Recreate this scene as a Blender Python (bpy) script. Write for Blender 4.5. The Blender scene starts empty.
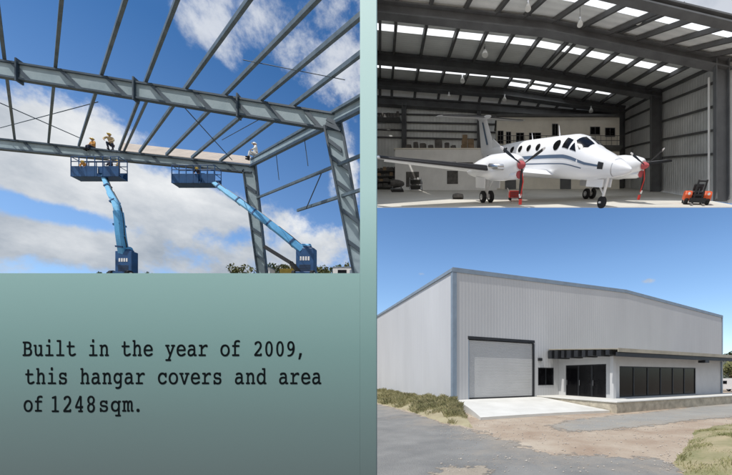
import bpy, bmesh, math, random
from mathutils import Vector, Matrix, noise
random.seed(7)
R = math.radians
scene = bpy.context.scene
COL = scene.collection

# ------------------------------------------------------------------ camera
F, PX, PY, EYE = 335.0, 470.0, 376.0, 1.6      # focal length / principal point of the 732x475 frame, eye height
cam = bpy.data.cameras.new('camera')
cam.sensor_fit = 'HORIZONTAL'; cam.sensor_width = 36.0
cam.lens = 36.0 * F / 732.0
cam.shift_x = -(PX - 366.0) / 732.0
cam.shift_y = (PY - 237.5) / 732.0
cam.clip_start = 0.1; cam.clip_end = 6000
co = bpy.data.objects.new('camera', cam); COL.objects.link(co)
co.location = (0, 0, EYE); co.rotation_euler = (R(90), 0, 0)
scene.camera = co
scene.view_settings.view_transform = 'Standard'
scene.view_settings.look = 'None'
scene.view_settings.exposure = 0

def U(px, py, Y):
    return Vector(((px - PX) / F * Y, Y, EYE + (PY - py) / F * Y))
def G(px, py, z):
    Y = F * (EYE - z) / (py - PY)
    return Vector(((px - PX) / F * Y, Y, z))

# ------------------------------------------------------------------ materials
def mat(name, col, rough=0.6, var=0.12, scale=3.0, metal=0.0, bump=0.0, bscale=None, col2=None, spec=0.4, detail=6.0, stretch=(1, 1, 1), wave=None):
    m = bpy.data.materials.new(name); m.use_nodes = True
    nt = m.node_tree; n = nt.nodes; l = nt.links
    b = n['Principled BSDF']
    tc = n.new('ShaderNodeTexCoord'); mp = n.new('ShaderNodeMapping')
    mp.inputs['Scale'].default_value = stretch
    l.new(tc.outputs['Object'], mp.inputs['Vector'])
    nz = n.new('ShaderNodeTexNoise'); nz.inputs['Scale'].default_value = scale; nz.inputs['Detail'].default_value = detail
    nz.inputs['Roughness'].default_value = 0.62
    l.new(mp.outputs['Vector'], nz.inputs['Vector'])
    cr = n.new('ShaderNodeValToRGB')
    cr.color_ramp.elements[0].position = 0.3; cr.color_ramp.elements[1].position = 0.7
    c2 = col2 if col2 else tuple(min(1, c * (1 + var)) for c in col)
    c1 = tuple(c * (1 - var) for c in col) if not col2 else col
    cr.color_ramp.elements[0].color = (*c1, 1); cr.color_ramp.elements[1].color = (*c2, 1)
    l.new(nz.outputs['Fac'], cr.inputs['Fac'])
    l.new(cr.outputs['Color'], b.inputs['Base Color'])
    b.inputs['Roughness'].default_value = rough; b.inputs['Metallic'].default_value = metal
    b.inputs['Specular IOR Level'].default_value = spec
    h = None
    if bump:
        nb = n.new('ShaderNodeTexNoise'); nb.inputs['Scale'].default_value = bscale or scale * 4; nb.inputs['Detail'].default_value = 5
        l.new(mp.outputs['Vector'], nb.inputs['Vector'])
        bp = n.new('ShaderNodeBump'); bp.inputs['Strength'].default_value = bump; bp.inputs['Distance'].default_value = 0.05
        l.new(nb.outputs['Fac'], bp.inputs['Height']); l.new(bp.outputs['Normal'], b.inputs['Normal']); h = bp
    if wave:                                          # (axis, period in m, strength, distance): profiled sheet
        ax, per, st, dist = wave
        wv = n.new('ShaderNodeTexWave'); wv.wave_type = 'BANDS'; wv.bands_direction = ax; wv.wave_profile = 'SIN'
        wv.inputs['Scale'].default_value = math.pi * 2 / (20 * per) * 1.0
        l.new(tc.outputs['Object'], wv.inputs['Vector'])
        bw = n.new('ShaderNodeBump'); bw.inputs['Strength'].default_value = st; bw.inputs['Distance'].default_value = dist
        l.new(wv.outputs['Fac'], bw.inputs['Height'])
        if h: l.new(h.outputs['Normal'], bw.inputs['Normal'])
        l.new(bw.outputs['Normal'], b.inputs['Normal'])
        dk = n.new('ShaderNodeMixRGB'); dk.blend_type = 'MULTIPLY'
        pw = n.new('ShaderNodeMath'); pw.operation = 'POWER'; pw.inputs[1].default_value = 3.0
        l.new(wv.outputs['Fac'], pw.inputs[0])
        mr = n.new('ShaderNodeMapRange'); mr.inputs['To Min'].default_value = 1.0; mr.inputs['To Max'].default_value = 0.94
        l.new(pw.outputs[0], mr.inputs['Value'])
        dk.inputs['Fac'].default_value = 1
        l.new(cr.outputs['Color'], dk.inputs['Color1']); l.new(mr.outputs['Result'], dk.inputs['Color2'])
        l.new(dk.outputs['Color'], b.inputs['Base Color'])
    return m

M = {}
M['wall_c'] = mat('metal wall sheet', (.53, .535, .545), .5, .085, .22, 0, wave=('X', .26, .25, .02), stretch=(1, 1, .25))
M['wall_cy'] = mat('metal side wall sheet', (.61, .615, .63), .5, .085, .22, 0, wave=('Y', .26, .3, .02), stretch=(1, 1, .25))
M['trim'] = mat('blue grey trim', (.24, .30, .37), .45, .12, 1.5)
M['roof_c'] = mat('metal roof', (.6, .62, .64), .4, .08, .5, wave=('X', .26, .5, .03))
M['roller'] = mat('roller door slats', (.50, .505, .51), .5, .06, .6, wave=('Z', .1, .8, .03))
M['dark'] = mat('dark painted metal', (.022, .024, .028), .5, .3, 2)
M['glass'] = mat('dark window glass', (.006, .006, .007), .16, .5, .8, spec=.2)
M['render'] = mat('white rendered wall', (.54, .545, .55), .8, .05, 1.2, bump=.15)
M['stone'] = mat('pale stone plinth', (.47, .42, .33), .9, .3, 2.5, bump=.6, bscale=6)
M['fascia'] = mat('canopy roof sheet', (.37, .34, .27), .6, .2, 1)
M['concrete'] = mat('concrete', (.55, .54, .50), .9, .10, .55, col2=(.70, .69, .65), detail=12, bump=.2, bscale=12)
M['asphalt'] = mat('asphalt', (.19, .19, .185), .95, .3, .7, bump=.6, bscale=30, col2=(.29, .285, .27), detail=12, spec=.08)
M['asphalt2'] = mat('worn asphalt', (.27, .265, .25), .95, .3, .5, bump=.5, bscale=40, col2=(.36, .35, .32), detail=12, spec=.08)
M['dirt'] = mat('dirt', (.32, .23, .165), 1, .3, .5, bump=.8, bscale=14, col2=(.50, .43, .34), detail=12)
M['sand'] = mat('sand', (.27, .235, .19), 1, .3, 1.5, bump=.7, bscale=14, col2=(.40, .35, .28), detail=12)
M['bank'] = mat('bank soil', (.30, .25, .16), 1, .3, .9, bump=.8, bscale=9, col2=(.42, .38, .24), detail=10)
M['mound'] = mat('dry turf', (.19, .20, .085), 1, .3, .9, bump=.6, bscale=12, col2=(.44, .36, .23), detail=10)
M['hill'] = mat('far hill', (.06, .075, .06), 1, .3, .05, col2=(.13, .13, .085))
M['emb'] = mat('embankment', (.12, .12, .08), 1, .3, .15, col2=(.24, .20, .13), bump=.5, bscale=1.2)
M['weed'] = mat('dry weeds', (.14, .15, .065), .9, .3, 2.3, col2=(.44, .38, .21))
M['weed2'] = mat('green turf blades', (.15, .17, .06), .9, .3, 1.6, col2=(.42, .38, .20))
M['gravel'] = mat('gravel', (.35, .30, .25), .95, .4, 2.5, col2=(.55, .50, .44))
M['leaf'] = mat('leaves', (.045, .075, .025), .7, .3, .6, col2=(.10, .13, .05))
M['leaf2'] = mat('olive leaves', (.10, .12, .04), .7, .3, .6, col2=(.22, .21, .08))
M['bark'] = mat('bark', (.10, .075, .05), .9, .3, 3)
# steel frame / lifts
M['steel'] = mat('primed steel web', (.21, .285, .32), .55, .14, .35, col2=(.32, .405, .44))
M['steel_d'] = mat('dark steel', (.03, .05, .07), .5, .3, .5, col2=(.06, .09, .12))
M['steel_m'] = mat('steel purlin', (.06, .09, .11), .5, .25, .5, col2=(.13, .17, .20))
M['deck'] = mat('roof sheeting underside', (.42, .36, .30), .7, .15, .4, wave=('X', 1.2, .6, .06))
M['blue'] = mat('sky blue paint', (.10, .36, .66), .4, .15, .6)
M['blue_l'] = mat('pale blue paint', (.22, .55, .84), .4, .12, .6)
M['navy'] = mat('navy paint', (.015, .07, .19), .45, .25, .6)
M['tyre'] = mat('rubber', (.018, .018, .02), .85, .3, 3)
M['white'] = mat('white paint', (.80, .80, .80), .35, .04, 1)
M['yellow'] = mat('yellow paint', (.55, .38, .06), .5, .2, .6)
# people
M['skin'] = mat('skin', (.45, .28, .19), .6, .1, 5)
M['orange'] = mat('orange cloth', (.62, .30, .07), .85, .15, 5)
M['khaki'] = mat('khaki cloth', (.52, .40, .22), .85, .15, 5)
M['navycloth'] = mat('navy cloth', (.03, .04, .07), .85, .2, 5)
M['whitecloth'] = mat('white cloth', (.75, .75, .73), .85, .06, 5)
M['helmet_y'] = mat('yellow helmet', (.70, .50, .10), .35, .06, 5)
M['helmet_w'] = mat('white helmet', (.80, .80, .78), .35, .05, 5)
# hangar interior
M['raft'] = mat('hangar rafter paint', (.12, .125, .13), .6, .25, .25)
M['purl'] = mat('hangar purlin', (.10, .102, .103), .6, .25, .25)
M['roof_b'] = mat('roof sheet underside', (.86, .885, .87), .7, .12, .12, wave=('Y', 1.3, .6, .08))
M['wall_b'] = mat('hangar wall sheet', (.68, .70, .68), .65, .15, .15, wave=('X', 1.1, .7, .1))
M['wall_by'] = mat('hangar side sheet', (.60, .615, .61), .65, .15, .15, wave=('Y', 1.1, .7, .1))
M['beige'] = mat('beige office wall', (.80, .77, .68), .8, .10, .2)
M['whitewall'] = mat('white partition', (.82, .82, .80), .8, .08, .25)
M['floor_b'] = mat('hangar floor', (.54, .52, .47), .5, .2, .12, col2=(.66, .64, .58))
M['brown'] = mat('cardboard', (.26, .19, .12), .9, .3, .6)
M['clutter'] = mat('dark goods', (.06, .058, .055), .8, .5, .8, col2=(.16, .15, .14))
M['paint_w'] = mat('aircraft white', (.84, .85, .87), .22, .02, .8, spec=.5)
M['paint_b'] = mat('aircraft stripe', (.10, .15, .23), .3, .1, 1)
M['boot'] = mat('de-ice boot', (.025, .025, .028), .5, .2, 2)
M['forklift'] = mat('orange red paint', (.62, .095, .025), .45, .2, 1.5)
M['red'] = mat('red paint', (.60, .045, .035), .5, .15, 1.5)
M['redcloth'] = mat('red cover', (.42, .085, .095), .8, .15, 3)
M['chrome'] = mat('bare metal', (.55, .55, .56), .3, .08, 2, metal=1)
pass

def translucent(name, col, tr):
    m = bpy.data.materials.new(name); m.use_nodes = True
    nt = m.node_tree; n = nt.nodes; l = nt.links; n.clear()
    o = n.new('ShaderNodeOutputMaterial'); a = n.new('ShaderNodeBsdfDiffuse'); b = n.new('ShaderNodeBsdfTranslucent'); mx = n.new('ShaderNodeMixShader')
    nz = n.new('ShaderNodeTexNoise'); nz.inputs['Scale'].default_value = .6
    cr = n.new('ShaderNodeValToRGB'); cr.color_ramp.elements[0].color = (*[c * .9 for c in col], 1); cr.color_ramp.elements[1].color = (*col, 1)
    l.new(nz.outputs['Fac'], cr.inputs['Fac'])
    l.new(cr.outputs['Color'], a.inputs['Color']); l.new(cr.outputs['Color'], b.inputs['Color']); mx.inputs[0].default_value = tr
    l.new(a.outputs[0], mx.inputs[1]); l.new(b.outputs[0], mx.inputs[2]); l.new(mx.outputs[0], o.inputs[0])
    return m
M['shade'] = translucent('lamp glass', (.95, .95, .92), .45)
M['skylight'] = translucent('translucent skylight sheet', (.97, .97, .95), .92)

# ------------------------------------------------------------------ mesh builder
class MB:
    def __init__(s): s.v = []; s.f = []; s.mi = []
    def add(s, vs, fs, mi=0):
        o = len(s.v); s.v += [Vector(v) for v in vs]; s.f += [tuple(i + o for i in f) for f in fs]; s.mi += [mi] * len(fs)
    def poly(s, pts, mi=0): s.add(pts, [tuple(range(len(pts)))], mi)
    def box(s, c, size, rot=None, mi=0):
        x, y, z = [a / 2 for a in size]; c = Vector(c)
        vs = [Vector(p) for p in ((-x, -y, -z), (x, -y, -z), (x, y, -z), (-x, y, -z), (-x, -y, z), (x, -y, z), (x, y, z), (-x, y, z))]
        if rot is not None: vs = [rot @ v for v in vs]
        s.add([v + c for v in vs], [(0, 3, 2, 1), (4, 5, 6, 7), (0, 1, 5, 4), (1, 2, 6, 5), (2, 3, 7, 6), (3, 0, 4, 7)], mi)
    def bb(s, x0, x1, y0, y1, z0, z1, mi=0): s.box(((x0 + x1) / 2, (y0 + y1) / 2, (z0 + z1) / 2), (abs(x1 - x0), abs(y1 - y0), abs(z1 - z0)), None, mi)
    def hexa(s, a, b, mi=0):                      # two quads a (4) and b (4) joined
        s.add(list(a) + list(b), [(0, 3, 2, 1), (4, 5, 6, 7), (0, 1, 5, 4), (1, 2, 6, 5), (2, 3, 7, 6), (3, 0, 4, 7)], mi)
    def beam(s, p, q, w, h, up=(0, 0, 1), w2=None, h2=None, mi=0):
        p, q, up = Vector(p), Vector(q), Vector(up); d = (q - p).normalized()
        sx = d.cross(up)
        if sx.length < 1e-4: sx = d.cross(Vector((0, 1, 0)))
        sx.normalize(); u = sx.cross(d).normalized(); w2 = w2 or w; h2 = h2 or h
        def rect(c, w, h): return [c - sx * w / 2 - u * h / 2, c + sx * w / 2 - u * h / 2, c + sx * w / 2 + u * h / 2, c - sx * w / 2 + u * h / 2]
        s.hexa(rect(p, w, h), rect(q, w2, h2), mi)
    def channel(s, p, q, w, h, t, up=(0, 0, 1)):     # C-section
        p, q, up = Vector(p), Vector(q), Vector(up); d = (q - p).normalized()
        sx = d.cross(up).normalized(); u = sx.cross(d).normalized()
        s.beam(p - sx * (w / 2 - t / 2), q - sx * (w / 2 - t / 2), t, h, up)
        for k in (-1, 1):
            o = u * k * (h / 2 - t / 2) + sx * t / 2
            s.beam(p + o, q + o, w - t - .004, t, up)
        for k in (-1, 1):
            o = u * k * (h / 2 - h * .14) + sx * (w / 2 - t / 2 + .003)
            s.beam(p + o, q + o, t, h * .2, up)
    def girder(s, t0, t1, b0, b1, fw, tf, tw, side=(0, 1, 0)):   # I-section between a top and a bottom line
        sd = Vector(side).normalized()
        for (a, b, k) in ((t0, t1, -1), (b0, b1, 1)):
            a, b = Vector(a), Vector(b); n = ((Vector(b0) + Vector(b1)) - (Vector(t0) + Vector(t1))).normalized() * (-k) * tf
            s.hexa([a - sd * fw / 2, a + sd * fw / 2, a + sd * fw / 2 + n, a - sd * fw / 2 + n], [b - sd * fw / 2, b + sd * fw / 2, b + sd * fw / 2 + n, b - sd * fw / 2 + n])
    def web(s, t0, t1, b0, b1, tf, tw, side=(0, 1, 0)):
        sd = Vector(side).normalized(); n = ((Vector(b0) + Vector(b1)) - (Vector(t0) + Vector(t1))).normalized() * tf * 1.02
        a = [Vector(t0) + n, Vector(t1) + n, Vector(b1) - n, Vector(b0) - n]
        s.hexa([v - sd * tw / 2 for v in a], [v + sd * tw / 2 for v in a])
    def tube(s, pts, r, n=8, cap=True):
        pts = [Vector(p) for p in pts]; rs = r if isinstance(r, (list, tuple)) else [r] * len(pts)
        vs = []; prev = None
        for i, p in enumerate(pts):
            d = (pts[min(i + 1, len(pts) - 1)] - pts[max(i - 1, 0)]).normalized()
            a = d.cross(Vector((0, 0, 1)));
            if a.length < .05: a = d.cross(Vector((0, 1, 0)))
            a.normalize(); b = d.cross(a).normalized()
            for k in range(n):
                t = 2 * math.pi * k / n; vs.append(p + (a * math.cos(t) + b * math.sin(t)) * rs[i])
        fs = [(i * n + k, i * n + (k + 1) % n, (i + 1) * n + (k + 1) % n, (i + 1) * n + k) for i in range(len(pts) - 1) for k in range(n)]
        if cap: fs += [tuple(range(n))[::-1], tuple(range((len(pts) - 1) * n, len(pts) * n))]
        s.add(vs, fs)
    def loft(s, secs, cap=True):
        n = len(secs[0]); vs = [v for sec in secs for v in sec]
        fs = [(i * n + k, i * n + (k + 1) % n, (i + 1) * n + (k + 1) % n, (i + 1) * n + k) for i in range(len(secs) - 1) for k in range(n)]
        if cap: fs += [tuple(range(n))[::-1], tuple(range((len(secs) - 1) * n, len(secs) * n))]
        s.add(vs, fs)
    def lathe(s, c, prof, n=14, axis=(0, 0, 1)):     # prof: (radius, distance along axis)
        ax = Vector(axis).normalized(); a = ax.orthogonal().normalized(); b = ax.cross(a); c = Vector(c)
        s.loft([[c + ax * h + (a * math.cos(2 * math.pi * k / n) + b * math.sin(2 * math.pi * k / n)) * max(r, 1e-3) for k in range(n)] for r, h in prof])
    def build(s, name, m, parent=None, smooth=False, world=False, bevel=0):
        me = bpy.data.meshes.new(name)
        off = parent.location.copy() if (parent is not None and world) else Vector((0, 0, 0))
        if world == 'sub': off = parent.parent.location.copy()
        me.from_pydata([v - off for v in s.v], [], s.f)
        for x in (m if isinstance(m, (list, tuple)) else [m]): me.materials.append(x)
        for p, i in zip(me.polygons, s.mi): p.material_index = i; p.use_smooth = smooth
        bm = bmesh.new(); bm.from_mesh(me); bmesh.ops.recalc_face_normals(bm, faces=bm.faces); bm.to_mesh(me); bm.free()
        o = bpy.data.objects.new(name, me); COL.objects.link(o)
        if parent is not None: o.parent = parent
        if bevel:
            bv = o.modifiers.new('bevel', 'BEVEL'); bv.width = bevel; bv.segments = 2; bv.limit_method = 'ANGLE'
        if smooth:
            try: me.set_sharp_from_angle(angle=R(38))
            except Exception: pass
        return o

def tag(o, label=None, cat=None, group=None, kind=None):
    if label: o['label'] = label
    if cat: o['category'] = cat
    if group: o['group'] = group
    if kind: o['kind'] = kind
    return o
def thing(name, loc, label, cat, group=None, rotz=0, scale=1.0, mtx=None):
    o = bpy.data.objects.new(name, None); COL.objects.link(o); o.empty_display_size = .2
    if mtx is not None: o.matrix_world = mtx
    else:
        o.location = loc; o.rotation_euler = (0, 0, rotz); o.scale = (scale,) * 3
    return tag(o, label, cat, group)
def structure(name, mb, m, smooth=False):
    o = mb.build(name, m, smooth=smooth); o['kind'] = 'structure'; return o
def copy_tree(o, parent=None):
    c = o.copy(); COL.objects.link(c)
    if parent is not None: c.parent = parent
    for ch in list(o.children): copy_tree(ch, c)
    return c

# ------------------------------------------------------------------ light and sky
S = Vector((-.37, -.33, 1.0)).normalized()            # towards the sun
sun = bpy.data.lights.new('sun', 'SUN'); sun.energy = 4.0; sun.angle = R(.5); sun.color = (1, .96, .9)
so = bpy.data.objects.new('sun', sun); COL.objects.link(so)
so.rotation_euler = S.to_track_quat('Z', 'Y').to_euler(); so.location = (-30, -5, 90)
w = bpy.data.worlds.new('World'); scene.world = w; w.use_nodes = True
nt = w.node_tree; N = nt.nodes; L = nt.links
bg = N['Background']; STR = .135; bg.inputs['Strength'].default_value = STR
sky = N.new('ShaderNodeTexSky'); sky.sky_type = 'NISHITA'; sky.sun_disc = False
sky.sun_elevation = math.asin(S.z); sky.sun_rotation = math.atan2(S.x, S.y); sky.altitude = 300; sky.air_density = 1.0; sky.dust_density = .6; sky.ozone_density = 2.0
def vm(op, a, b=None):
    n = N.new('ShaderNodeVectorMath'); n.operation = op
    for i, x in enumerate((a, b)):
        if x is None: continue
        if hasattr(x, 'links'): L.new(x, n.inputs[i])
        else: n.inputs[i].default_value = x
    return n
def ma(op, a, b=None, c=None, clamp=False):
    n = N.new('ShaderNodeMath'); n.operation = op; n.use_clamp = clamp
    for i, x in enumerate((a, b, c)):
        if x is None: continue
        if hasattr(x, 'links'): L.new(x, n.inputs[i])
        else: n.inputs[i].default_value = x
    return n.outputs[0]
def smooth(v, lo, hi, a=0.0, b=1.0):
    n = N.new('ShaderNodeMapRange'); n.interpolation_type = 'SMOOTHSTEP'
    L.new(v, n.inputs['Value']); n.inputs['From Min'].default_value = lo; n.inputs['From Max'].default_value = hi
    n.inputs['To Min'].default_value = a; n.inputs['To Max'].default_value = b
    return n.outputs['Result']
tc = N.new('ShaderNodeTexCoord'); D = tc.outputs['Generated']
sep = N.new('ShaderNodeSeparateXYZ'); L.new(D, sep.inputs[0]); dx, dy, dz = sep.outputs
# cloud layer: noise on the sky dome, flattened towards the horizon
den = ma('ADD', ma('MAXIMUM', dz, 0.0), .22)
cp = N.new('ShaderNodeCombineXYZ'); L.new(ma('DIVIDE', dx, den), cp.inputs[0]); L.new(ma('DIVIDE', dy, den), cp.inputs[1])
n1 = N.new('ShaderNodeTexNoise'); n1.inputs['Scale'].default_value = 2.3; n1.inputs['Detail'].default_value = 9; n1.inputs['Roughness'].default_value = .58; n1.inputs['Distortion'].default_value = .25
L.new(cp.outputs[0], n1.inputs['Vector'])
n3 = N.new('ShaderNodeTexNoise'); n3.inputs['Scale'].default_value = 6.0; n3.inputs['Detail'].default_value = 12; n3.inputs['Roughness'].default_value = .64; n3.inputs['Distortion'].default_value = .1
L.new(D, n3.inputs['Vector'])
def dirp(px, py): return Vector(((px - PX) / F, 1, (PY - py) / F)).normalized()
def blob(px, py, rx, rz, amt):                       # a bank of cloud round a direction in the sky
    c = dirp(px, py); d = vm('SUBTRACT', D, tuple(c))
    sc = vm('MULTIPLY', d.outputs[0], (1 / rx, 1 / rx, 1 / rz))
    ln = N.new('ShaderNodeVectorMath'); ln.operation = 'LENGTH'; L.new(sc.outputs[0], ln.inputs[0])
    return ma('MULTIPLY', smooth(ln.outputs['Value'], 0, 1, 1, 0), amt)
bias = None
for b in BLOBS if 'BLOBS' in globals() else [
        (15, 125, .16, .075, .34), (95, 130, .14, .06, .26), (60, 182, .34, .055, .46), (150, 190, .26, .065, .42), (225, 205, .18, .07, .34), (300, 235, .22, .09, .34), (60, 250, .5, .05, .44), (180, 243, .45, .07, .42),
        (225, 22, .16, .10, .27), (215, 50, .10, .06, .15), (335, 75, .17, .10, .28), (345, 150, .14, .12, .22), (352, 20, .12, .08, .2), (720, 0, .22, .16, .5), (190, 120, .14, .06, -.2), (120, 60, .5, .12, -.22),
        (648, 281, .055, .022, .72), (421, 274, .035, .016, .64),
        (30, 206, .20, .034, -.55), (100, 40, .35, .22, -.2)]:
    v = blob(*b); bias = v if bias is None else ma('ADD', bias, v)
cg = ma('MULTIPLY', smooth(dx, -.30, -.22), smooth(dz, .62, .50)); bias = ma('SUBTRACT', bias, ma('MULTIPLY', ma('MULTIPLY', cg, smooth(dy, .0, .3)), .42))
v = smooth(dy, -.15, -.55, 0, .42); bias = ma('ADD', bias, v)      # unseen cloud bank added behind the viewer as front fill light
nn = ma('ADD', ma('MULTIPLY', n1.outputs['Fac'], .15), ma('MULTIPLY', n3.outputs['Fac'], .85))
cv = ma('ADD', ma('MULTIPLY_ADD', nn, 1.9, -.45), bias)
cover = ma('MULTIPLY', ma('MULTIPLY', smooth(cv, .54, .84), smooth(dz, .48, .66, 1.0, .72)), ma('GREATER_THAN', dz, -.02))
shade = N.new('ShaderNodeValToRGB')
n2 = N.new('ShaderNodeTexNoise'); n2.inputs['Scale'].default_value = 6.5; n2.inputs['Detail'].default_value = 10; n2.inputs['Roughness'].default_value = .6
L.new(vm('MULTIPLY', D, (1, 1, 1.7)).outputs[0], n2.inputs['Vector'])
sv = ma('ADD', ma('SUBTRACT', ma('MULTIPLY', n2.outputs['Fac'], 1.5), .45), ma('MULTIPLY', smooth(dz, .12, .62), .55), clamp=True)
k = 1 / STR
shade.color_ramp.elements[0].position = .12; shade.color_ramp.elements[0].color = (.33 * k, .39 * k, .47 * k, 1)
shade.color_ramp.elements[1].position = .85; shade.color_ramp.elements[1].color = (.86 * k, .88 * k, .90 * k, 1)
L.new(sv, shade.inputs['Fac'])
tint = N.new('ShaderNodeMixRGB'); tint.blend_type = 'MULTIPLY'; tint.inputs['Fac'].default_value = 1
tr_ = N.new('ShaderNodeValToRGB'); L.new(dz, tr_.inputs['Fac'])     # clearer and deeper overhead, paler towards the horizon
tr_.color_ramp.elements[0].position = .04; tr_.color_ramp.elements[0].color = (1.2, 1.28, 1.36, 1)
tr_.color_ramp.elements[1].position = .62; tr_.color_ramp.elements[1].color = (.34, .66, .92, 1)
e_ = tr_.color_ramp.elements.new(.30); e_.color = (1.0, 1.18, 1.32, 1)
L.new(tr_.outputs[0], tint.inputs['Color2'])
L.new(sky.outputs[0], tint.inputs['Color1'])
mx = N.new('ShaderNodeMixRGB'); L.new(cover, mx.inputs['Fac']); L.new(tint.outputs[0], mx.inputs['Color1']); L.new(shade.outputs[0], mx.inputs['Color2'])
L.new(mx.outputs[0], bg.inputs['Color'])

# =================================================================== GROUND
ZG = -.6
mb = MB(); mb.poly([(-3000, -600, ZG - .02), (3000, -600, ZG - .02), (3000, 4000, ZG - .02), (-3000, 4000, ZG - .02)]); structure('ground', mb, M['dirt'])

def ragged(pts, amp=.12, step=.35, seed=1):
    out = []
    for i, a in enumerate(pts):
        b = pts[(i + 1) % len(pts)]; a = Vector(a[:2]); b = Vector(b[:2]); n = max(1, min(60, int((b - a).length / step)))
        for k in range(n):
            p = a.lerp(b, k / n)
            j = noise.noise_vector(Vector((p.x * 1.3, p.y * 1.3, seed))) * amp + noise.noise_vector(Vector((p.x * 4, p.y * 4, seed))) * amp * .5
            out.append((p.x + j.x, p.y + j.y))
    return out
def span(lo, hi, flo, fhi, f, c):                     # grid lines, fine between flo and fhi
    out = []; v = lo
    while v < hi: out.append(v); v += f if flo <= v < fhi else c
    return out + [hi]
def sheet(name, pts, z, m, rim=.9, fine=.28, **k):      # a thin layer whose worn rim breaks up: 'rim' holds the signed distance to the outline
    P_ = [Vector((x, y, 0)) for x, y in ragged(pts, **k)]
    x0, x1, y0, y1 = min(p.x for p in P_) - rim, max(p.x for p in P_) + rim, min(p.y for p in P_) - rim, max(p.y for p in P_) + rim
    xs, ys = span(x0, x1, -13, 27, fine, 4.0), span(y0, y1, 4.5, 32, fine, 4.0)
    E_ = list(zip(P_, P_[1:] + P_[:1]))
    def sd(x, y):
        best = 1e9; ins = False
        for a, b in E_:
            if (a.y > y) != (b.y > y) and x < a.x + (y - a.y) * (b.x - a.x) / (b.y - a.y): ins = not ins
            dx_, dy_ = b.x - a.x, b.y - a.y; t = ((x - a.x) * dx_ + (y - a.y) * dy_) / (dx_ * dx_ + dy_ * dy_ + 1e-9); t = 0 if t < 0 else 1 if t > 1 else t
            d = (x - a.x - dx_ * t) ** 2 + (y - a.y - dy_ * t) ** 2
            if d < best: best = d
        return math.sqrt(best) * (1 if ins else -1)
    D_ = {}; mb = MB(); idx = {}; vals = []
    for i, x in enumerate(xs):
        for j, y in enumerate(ys): D_[i, j] = sd(x, y) / rim
    for i in range(len(xs) - 1):
        for j in range(len(ys) - 1):
            c = [(i, j), (i + 1, j), (i + 1, j + 1), (i, j + 1)]
            if max(D_[q] for q in c) < -.9: continue
            f = []
            for q in c:
                if q not in idx: idx[q] = len(mb.v); mb.v.append(Vector((xs[q[0]], ys[q[1]], z))); vals.append(max(-1, min(3, D_[q])))
                f.append(idx[q])
            mb.f.append(tuple(f)); mb.mi.append(0)
    o = structure(name, mb, m)
    at = o.data.attributes.new('rim', 'FLOAT', 'POINT')
    for d, v in zip(at.data, vals): d.value = v
    return o
def worn(m, sc=2.2):
    nt = m.node_tree; n = nt.nodes; l = nt.links; out = n['Material Output']; b = n['Principled BSDF']
    at = n.new('ShaderNodeAttribute'); at.attribute_name = 'rim'; tc = n.new('ShaderNodeTexCoord')
    nz = n.new('ShaderNodeTexNoise'); nz.inputs['Scale'].default_value = sc; nz.inputs['Detail'].default_value = 10; nz.inputs['Roughness'].default_value = .7; l.new(tc.outputs['Object'], nz.inputs['Vector'])
    a = n.new('ShaderNodeMath'); a.operation = 'MULTIPLY_ADD'; l.new(nz.outputs['Fac'], a.inputs[0]); a.inputs[1].default_value = 3.0; l.new(at.outputs['Fac'], a.inputs[2])
    mr = n.new('ShaderNodeMapRange'); mr.inputs['From Min'].default_value = 1.42; mr.inputs['From Max'].default_value = 1.62; l.new(a.outputs[0], mr.inputs['Value'])
    l.new(mr.outputs[0], b.inputs['Alpha'])
    n4 = n.new('ShaderNodeTexNoise'); n4.inputs['Scale'].default_value = sc * .35; n4.inputs['Detail'].default_value = 12; n4.inputs['Roughness'].default_value = .75; l.new(tc.outputs['Object'], n4.inputs['Vector'])
    s2 = n.new('ShaderNodeMath'); s2.operation = 'MULTIPLY_ADD'; l.new(at.outputs['Fac'], s2.inputs[0]); s2.inputs[1].default_value = -.09; l.new(n4.outputs['Fac'], s2.inputs[2])
    m4 = n.new('ShaderNodeMapRange'); m4.inputs['From Min'].default_value = .33; m4.inputs['From Max'].default_value = .55; m4.inputs['To Max'].default_value = .6; l.new(s2.outputs[0], m4.inputs['Value'])
    src = b.inputs['Base Color'].links[0].from_socket; mxd = n.new('ShaderNodeMixRGB'); l.new(m4.outputs[0], mxd.inputs['Fac']); l.new(src, mxd.inputs['Color1']); mxd.inputs['Color2'].default_value = (.37, .32, .26, 1); l.new(mxd.outputs[0], b.inputs['Base Color'])
worn(M['asphalt']); worn(M['asphalt2']); worn(M['sand'], 4)
g = lambda px, py: G(px, py, ZG)[:2]
sheet('road', [g(340, 397.5), g(377, 403.5), g(410, 412), g(443, 423), g(481, 431.5), g(511, 441), g(534, 450), g(552, 453), g(600, 455), g(640, 457), g(669, 461), g(681, 475), g(686, 520), (4.5, 1), (4, -20), (-60, -20), (-80, 45)], ZG - .012, M['asphalt'])
sheet('side_road', [g(545, 426), g(570, 420.5), g(604, 416), g(650, 412), (24, 29.8), (70, 56), (72, 51), g(745, 415), g(700, 419.5), g(640, 426), g(599, 430), g(570, 431)], ZG - .008, M['asphalt2'], amp=.1)
sheet('sandy_patch', [g(428, 476), g(440, 470), g(455, 466), g(470, 464), g(484, 464.5), g(494, 467), g(488, 472), g(480, 476), g(465, 482), g(445, 481)], ZG - .004, M['sand'], amp=.2, step=.1, rim=.55, fine=.1)

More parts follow.
